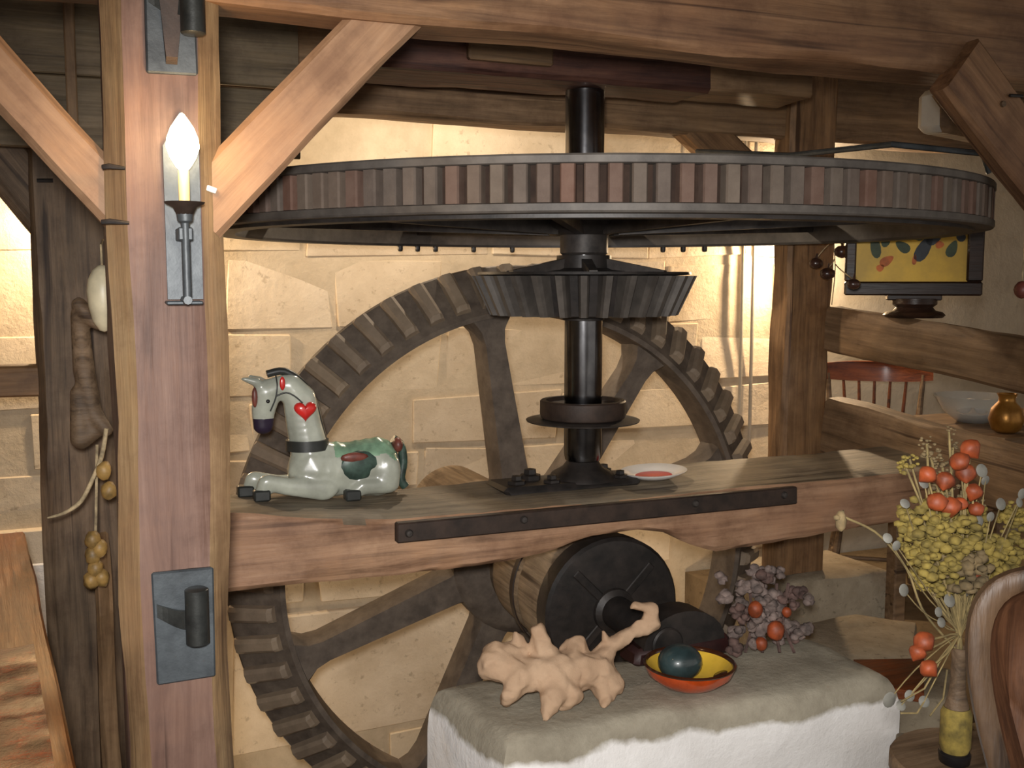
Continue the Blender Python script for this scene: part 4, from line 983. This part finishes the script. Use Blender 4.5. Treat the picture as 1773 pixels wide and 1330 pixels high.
add = bmesh.new(); add_tube(add, [c + Vector((0, 0, .02)), c + Vector((.004, 0, .20)), c + Vector((.0, -.12, .50))], .002, 6); obj('cord', add, 'rope', o)
tag(o, 'reddish brown pod hanging at the right edge of the picture', 'pod')

# spindle chair behind
def chair(cx, cy, rz, label):
    T = Matrix.Translation((cx, cy, 0)) @ Matrix.Rotation(rz, 4, 'Z')
    ch = root('spindle_chair', (0, 0, 0), label, 'chair', 'spindle back chairs by the far wall', mtx=T)
    def p(name, bm, mat, sm=40): return place(name, link_mesh(name, bm, mat, sm), ch)
    bm = bmesh.new(); rings = []
    for k in range(13):
        t = k / 12 - .5; y = .20 - .05 * (1 - (2 * t) ** 2) * -1; hh = .052 - .016 * abs(2 * t) ** 3
        rings.append([Vector((t * .56, y - .012, 1.11 - hh)), Vector((t * .56, y + .012, 1.11 - hh)), Vector((t * .56, y + .02, 1.11 + hh)), Vector((t * .56, y - .004, 1.11 + hh))])
    add_loft(bm, rings); p('crest_rail', bm, 'chairwood')
    for k in range(7):
        t = (k / 6 - .5) * .84; bm = bmesh.new(); y = .20 + .05 * (1 - (2 * t) ** 2)
        add_tube(bm, [Vector((t * .44, .19, .46)), Vector((t * .47, .21, .75)), Vector((t * .56, y + .004, 1.08))], [.008, .010, .007], 8); p('spindle', bm, 'chairwood')
    for s in (-1, 1):
        bm = bmesh.new(); add_tube(bm, [Vector((s * .20, .19, .46)), Vector((s * .215, .205, .8)), Vector((s * .235, .215, 1.10))], [.014, .016, .012], 8); p('back_post', bm, 'darkwood')
    bm = bmesh.new(); rings = []
    for z, s in ((.43, .9), (.44, 1.0), (.46, 1.0), (.47, .94)):
        rings.append([Vector((math.copysign(abs(math.cos(a)) ** .6, math.cos(a)) * .22 * s, math.copysign(abs(math.sin(a)) ** .6, math.sin(a)) * .22 * s, z)) for a in [2 * math.pi * k / 28 for k in range(28)]])
    add_loft(bm, rings); p('seat', bm, 'chairwood')
    for sx in (-1, 1):
        for sy in (-1, 1):
            bm = bmesh.new(); add_tube(bm, [Vector((sx * .21, sy * .21, 0)), Vector((sx * .18, sy * .18, .22)), Vector((sx * .15, sy * .15, .44))], [.013, .019, .014], 8); p('leg', bm, 'darkwood')
    for sx in (-1, 1):
        bm = bmesh.new(); add_tube(bm, [Vector((sx * .185, -.185, .17)), Vector((sx * .185, .185, .17))], .011, 8); p('stretcher', bm, 'darkwood')
    bm = bmesh.new(); add_tube(bm, [Vector((-.185, 0, .17)), Vector((.185, 0, .17))], .011, 8); p('stretcher', bm, 'darkwood')
    return ch
cc_ = U(1520, 645, 4.12)
chair(cc_.x, 4.12, R(-38), 'orange brown spindle back chair behind the side rails')
# table with glass dish and copper jug behind, at the right
rt = root('side_table', (3.75, 3.2, 0), 'brown wooden table at the right behind the side rails', 'table')
bm = bmesh.new(); add_chbox(bm, (2.98, 2.72, .99), (4.6, 3.35, 1.03), .008); obj('table_top', bm, 'midwood', rt)
for x, y in ((3.03, 2.78), (4.5, 2.78), (3.03, 3.28), (4.5, 3.28)):
    bm = bmesh.new(); add_chbox(bm, (x - .03, y - .03, 0), (x + .03, y + .03, .992), .006); obj('leg', bm, 'midwood', rt)
m, nt, bs = _mat('clear_glass'); bs.inputs['Base Color'].default_value = (.9, .93, .92, 1); bs.inputs['Roughness'].default_value = .06; bs.inputs['Transmission Weight'].default_value = .75; bs.inputs['IOR'].default_value = 1.3; M['glass'] = m
gx = U(1685, 712, 3.1); gz = 1.031
bm = bmesh.new(); add_lathe(bm, [(.0001, 0), (.06, 0), (.11, .04), (.15, .10), (.155, .105), (.148, .104), (.105, .048), (.055, .012), (.0001, .010)], (gx.x, 3.1, gz), n=32, cap=False)
o = obj('glass_dish', bm, 'glass', None, 60); tag(o, 'wide clear glass dish on the table at the right', 'dish')
for i, (dx, dy) in enumerate(((-.05, 0), (.01, .03), (.055, -.01), (0, -.04))):
    bm = bmesh.new(); add_ball(bm, (gx.x + dx, 3.1 + dy, gz + .062), .034, 2, (1, 1, .8), .2, i); o = obj('white_egg', bm, 'china', None, 60); tag(o, ['leftmost whitish ball in the clear glass dish', 'rearmost whitish ball in the clear glass dish', 'rightmost whitish ball in the clear glass dish', 'nearest whitish ball in the clear glass dish'][i], 'ball', 'balls in the glass dish')
M['brass'] = metal('brass', (130, 88, 34), (168, 120, 52), .35, .6)
jx = U(1745, 745, 2.82); bm = bmesh.new(); add_lathe(bm, [(.03, 0), (.05, .012), (.062, .05), (.052, .09), (.03, .115), (.028, .13), (.036, .145), (.030, .145), (.02, .12), (.02, .02)], (jx.x, 2.83, 1.031), n=28)
o = obj('brass_jug', bm, 'brass', None, 50); tag(o, 'small brass pot in front of the glass dish at the right edge', 'pot')

# stones on the floor at the right
def rock(name, poly, z0, z1, mat, label, seed, cat='stone'):
    bm = bmesh.new(); c = Vector((sum(p[0] for p in poly) / len(poly), sum(p[1] for p in poly) / len(poly), 0))
    P_ = []
    for i in range(len(poly)):
        a, b = Vector(poly[i] + (0,)), Vector(poly[(i + 1) % len(poly)] + (0,))
        for j in range(5): P_.append(a.lerp(b, j / 5))
    rings = []
    for z, s in ((z0, .98), (z0 + (z1 - z0) * .3, 1.0), (z1 - .03, 1.0), (z1 - .008, .97), (z1, .88), (z1 + .003, .5)):
        rings.append([Vector((c.x + (p.x - c.x) * s + nz(p, 5, .03, seed), c.y + (p.y - c.y) * s + nz(p, 5, .03, seed + 3), z + (nz(p, 4, .012, seed + 5) if z > z0 + .01 else 0))) for p in P_])
    add_loft(bm, rings); o = obj(name, bm, mat, None, 50); return tag(o, label, cat)
def pq(pts, z): return [tuple(UZ(x, y, z)[:2]) for x, y in pts]
px_ = 2.66
rock('footing_stone', [(px_ - .10, 3.36), (px_ + .42, 3.36), (px_ + .42, 3.75), (px_ - .10, 3.75)], 0, .375, 'slab', 'pale squared footing stone under the right rear post', 4)
rock('flat_stone', pq([(1390, 1130), (1500, 1150), (1600, 1130), (1590, 1075), (1480, 1062), (1400, 1075)], .30), 0, .30, 'slab', 'flat grey slab right of the dried mauve flower bunch', 6)
tl = UZ(1530, 1165, .38)
bm = bmesh.new(); A3 = [UZ(1478, 1142, .40), UZ(1600, 1140, .40), UZ(1600, 1200, .40), UZ(1548, 1192, .40)]
add_loft(bm, [[p + Vector((0, 0, -.03)) for p in A3], [p for p in A3]]); o = obj('wood_offcut', bm, 'chairwood', None); tag(o, 'orange brown wedge of wood behind the right corner of the stone block', 'wood')
rock('under_stone', pq([(1530, 1205), (1640, 1205), (1650, 1150), (1510, 1137)], .37), 0, .366, 'slab', 'rough stone under the orange brown wedge of wood', 9)
rock('rubble_stone', pq([(1550, 1330), (1620, 1330), (1625, 1265), (1552, 1265)], .34), 0, .34, 'slab', 'small grey stone to the right of the whitewashed block', 12)

# ================================================================== FLOWERS AND TUB, RIGHT FOREGROUND
YV = 1.36
M['yfl'] = paint('dried_yellow', (122, 106, 50), .85, .22, 40); M['yfl2'] = paint('dried_straw', (108, 92, 64), .85, .2, 40); M['pale_fl'] = paint('pale_disc', (112, 110, 102), .6, .12, 30)
M['stem'] = paint('dry_stem', (128, 112, 74), .9, .2, 30); M['dgreen'] = paint('dull_green', (92, 96, 62), .8, .2, 30)
def V(px, py, dy=0.0): return U(px, py, YV + dy)
vb = V(1652, 1322)
ped = vb.z - .0
vz = root('flower_vase', (vb.x, YV, ped), 'dark narrow vase with a yellow belly at the right edge', 'vase')
bm = bmesh.new(); add_lathe(bm, [(.02, 0), (.026, .004), (.028, .02), (.024, .024)], (vb.x, YV, ped), n=20); obj('dark_foot', bm, 'black', vz, 50)
hpx = (V(1652, 1225).z - ped)
bm = bmesh.new(); add_lathe(bm, [(.022, .022), (.027, .035), (.027, hpx - .012), (.022, hpx), (.018, hpx - .01), (.02, .03)], (vb.x, YV, ped), n=20); obj('yellow_belly', bm, 'yfl', vz, 50)
bm = bmesh.new(); add_lathe(bm, [(.021, hpx), (.014, hpx + .03), (.012, hpx + .09), (.015, hpx + .11), (.012, hpx + .11), (.009, hpx + .06)], (vb.x, YV, ped), n=16); obj('neck', bm, 'darkwood', vz, 50)
# stool under the vase
stl = root('wooden_stool', (vb.x, YV, 0), 'low dark stool under the flower vase, right foreground', 'stool')
bm = bmesh.new(); add_lathe(bm, [(.13, ped - .035), (.14, ped - .03), (.14, ped - .006), (.135, ped), (.0001, ped)], (vb.x + .04, YV, 0), n=28); obj('seat', bm, 'darkwood', stl, 40)
for k in range(3):
    a = R(30 + 120 * k); bm = bmesh.new(); add_tube(bm, [Vector((vb.x + .04 + math.cos(a) * .15, YV + math.sin(a) * .15, 0)), Vector((vb.x + .04 + math.cos(a) * .08, YV + math.sin(a) * .08, ped - .03))], .016, 8); obj('leg', bm, 'darkwood', stl, 40)
mouth = Vector((vb.x, YV, ped + hpx + .10))
bq = root('dried_bouquet', mouth, 'tall dried bouquet of yellow flowers and orange lantern pods at right', 'dried flowers')
rnd = random.Random(11)
def stem_to(p, r=.0022):
    bm = bmesh.new(); m_ = mouth.lerp(p, .5) + Vector((rnd.uniform(-.015, .015), rnd.uniform(-.01, .01), .015)); add_tube(bm, curve_pts([mouth + Vector((rnd.uniform(-.005, .005), 0, -.04)), mouth + Vector((0, 0, .03)), m_, p], 10), r, 6); obj('stem', bm, 'stem', bq, 60)
def head(px, py, rr, mat, dy, n=22, name='flower_head', st=True):
    c = V(px, py, dy); bm = bmesh.new()
    for k in range(n):
        d = Vector((rnd.gauss(0, 1), rnd.gauss(0, 1), rnd.gauss(0, .7))); d = d.normalized() * rr * rnd.uniform(.5, 1.0)
        add_ball(bm, c + d, rr * rnd.uniform(.17, .30), 1, (1, 1, .75), .35, rnd.random() * 50)
    obj(name, bm, mat, bq, 70)
    if st: stem_to(c)
for px, py, rr, dy in ((1600, 905, .034, 0), (1650, 930, .036, -.02), (1700, 945, .034, .01), (1620, 965, .034, -.02), (1668, 985, .036, -.03), (1725, 985, .034, 0), (1590, 945, .026, .02), (1640, 1005, .030, 0), (1712, 1020, .028, .02), (1745, 945, .026, .03), (1670, 900, .03, .03), (1628, 880, .024, .03), (1755, 895, .022, .04), (1605, 1000, .022, .02)):
    head(px, py, rr * 1.25, 'yfl' if rnd.random() < .85 else 'yfl2', dy, 95)
for px, py, rr in ((1568, 808, .020), (1575, 795, .016)): head(px, py, rr, 'yfl', 0, 16)
for px, py, rr in ((1612, 792, .020), (1632, 808, .018), (1605, 768, .014), (1650, 775, .014), (1630, 845, .02), (1665, 850, .018), (1690, 870, .016), (1612, 1020, .014), (1640, 1040, .014)): head(px, py, rr, 'yfl2', .01, 14)
head(1643, 746, .011, 'yfl2', 0, 8)
def lantern(px, py, rr, dy=-.03):
    c = V(px, py, dy); bm = bmesh.new(); rings = []; n = 10
    for u_, s in ((-1.0, .15), (-.75, .62), (-.3, .98), (.15, .95), (.6, .6), (1.15, .06)):
        rings.append([c + Vector((math.cos(2 * math.pi * k / n) * rr * s * (1 + .12 * (k % 2)), math.sin(2 * math.pi * k / n) * rr * s * (1 + .12 * (k % 2)), -u_ * rr)) for k in range(n)])
    add_loft(bm, rings)
    bmesh.ops.rotate(bm, verts=bm.verts[:], cent=c, matrix=Euler((rnd.uniform(-.6, .6), rnd.uniform(-.8, .8), 0)).to_matrix()); obj('lantern_pod', bm, 'lantern', bq, 60); stem_to(c, .0018)
for px, py, rr in ((1680, 778, .017), (1662, 800, .017), (1672, 820, .017), (1605, 822, .015), (1636, 833, .016), (1622, 870, .017), (1645, 878, .018), (1685, 852, .015), (1690, 882, .013), (1663, 873, .012)): lantern(px, py, rr)
for px, py, rr in ((1600, 1112, .018), (1588, 1130, .014), (1608, 1158, .015), (1690, 1005, .014)): lantern(px, py, rr, -.05)
def disc(px, py, rr, dy=-.02):
    c = V(px, py, dy); bm = bmesh.new(); add_lathe(bm, [(.0001, .0012), (rr * .9, .001), (rr, 0), (rr * .9, -.001), (.0001, -.0012)], n=12, cap=False)
    bmesh.ops.rotate(bm, verts=bm.verts[:], cent=(0, 0, 0), matrix=Euler((R(80) + rnd.uniform(-.5, .5), rnd.uniform(-.6, .6), 0)).to_matrix()); bmesh.ops.translate(bm, verts=bm.verts[:], vec=c); obj('honesty_disc', bm, 'pale_fl', bq, 60); stem_to(c, .0012)
for px, py, rr in ((1700, 815, .012), (1706, 832, .009), (1537, 932, .009), (1552, 945, .009), (1733, 873, .011), (1695, 902, .010), (1715, 895, .009), (1600, 835, .011), (1567, 872, .009), (1644, 1040, .012), (1655, 1020, .009), (1675, 1025, .009), (1770, 855, .010), (1765, 870, .009), (1625, 1060, .009), (1630, 1078, .009), (1565, 1022, .011), (1540, 1212, .014), (1575, 1205, .010), (1600, 1215, .010), (1560, 1222, .009)): disc(px, py, rr)
# the long stem with a single flower
bm = bmesh.new(); add_tube(bm, curve_pts([mouth, V(1600, 1060), V(1570, 985), V(1520, 925), V(1465, 897)], 18), .0022, 6); obj('stem', bm, 'stem', bq, 60)
c = V(1456, 902); bm = bmesh.new(); add_ball(bm, c, .010, 2, (.9, .9, 1.9), .25, 2); add_ball(bm, c + Vector((-.008, 0, .006)), .007, 1, (1, 1, .8)); obj('flower_head', bm, 'yfl2', bq, 60)
bm = bmesh.new()
for (a, b) in (((1625, 1150), (1560, 1215)), ((1640, 1160), (1610, 1240)), ((1600, 1215), (1560, 1235))): add_tube(bm, [V(*a, -.02), V((a[0] + b[0]) / 2 + 8, (a[1] + b[1]) / 2 + 10, -.03), V(*b, -.03)], .0016, 6)
obj('drooping_stems', bm, 'stem', bq)

# wooden tub / dough trough standing at the right edge
TD = 1.2; tc_ = EYE + ray(1931, 1420) * TD
tub = root('wooden_trough', tc_, 'oval wooden trough propped upright at the lower right edge', 'trough')
nrm_t = Vector((-_f.x - _r.x * .25, -_f.y - _r.y * .25, .12)).normalized(); ex = Vector((0, 0, 1)).cross(nrm_t).normalized(); ez = nrm_t.cross(ex)
TT = R(17)
def oval(s, off, add=0.0, n=56, rx=.118, rz=.30):
    out = []
    for k in range(n):
        a = 2 * math.pi * k / n; cx_, sz_ = math.cos(a), math.sin(a); e = .62
        x = math.copysign(abs(cx_) ** e, cx_) * (rx * s + add); z = math.copysign(abs(sz_) ** e, sz_) * (rz * s + add)
        out.append(tc_ + ex * (x * math.cos(TT) - z * math.sin(TT)) + ez * (z * math.cos(TT) + x * math.sin(TT)) + nrm_t * off)
    return out
bm = bmesh.new(); add_loft(bm, [oval(1, -.002, -.022), oval(1, -.03, -.03), oval(1, -.07, -.05), oval(.6, -.085), oval(.1, -.088)], False)
bm.faces.new(bm.verts[-56:]); obj('inside', bm, 'tub', tub, 60)
bm = bmesh.new(); add_loft(bm, [oval(1, 0, -.024), oval(1, .003, -.018), oval(1, .003, -.004), oval(1, 0, 0), oval(1, -.02, 0.0), oval(1, -.02, -.024)], False, None, True); obj('rim', bm, 'tubrim', tub, 40)
bm = bmesh.new(); add_loft(bm, [oval(1, -.018, -.002), oval(1, -.06, -.018), oval(1, -.10, -.045), oval(.55, -.115), oval(.1, -.118)], False); bm.faces.new(bm.verts[-56:]); obj('outside', bm, 'tub', tub, 60)
tl = min(p.z for p in oval(1, -.01)) 
cst = root('low_chest', (tc_.x, tc_.y, 0), 'low dark chest under the oval trough', 'chest')
bm = bmesh.new(); add_chbox(bm, (tc_.x - .09, tc_.y - .12, 0), (tc_.x + .3, tc_.y + .10, tl - .012), .008); obj('chest_body', bm, 'darkwood', cst)
bm = bmesh.new(); add_chbox(bm, (tc_.x - .10, tc_.y - .13, tl - .012), (tc_.x + .31, tc_.y + .11, tl + .002), .003); obj('chest_lid', bm, 'midwood', cst)
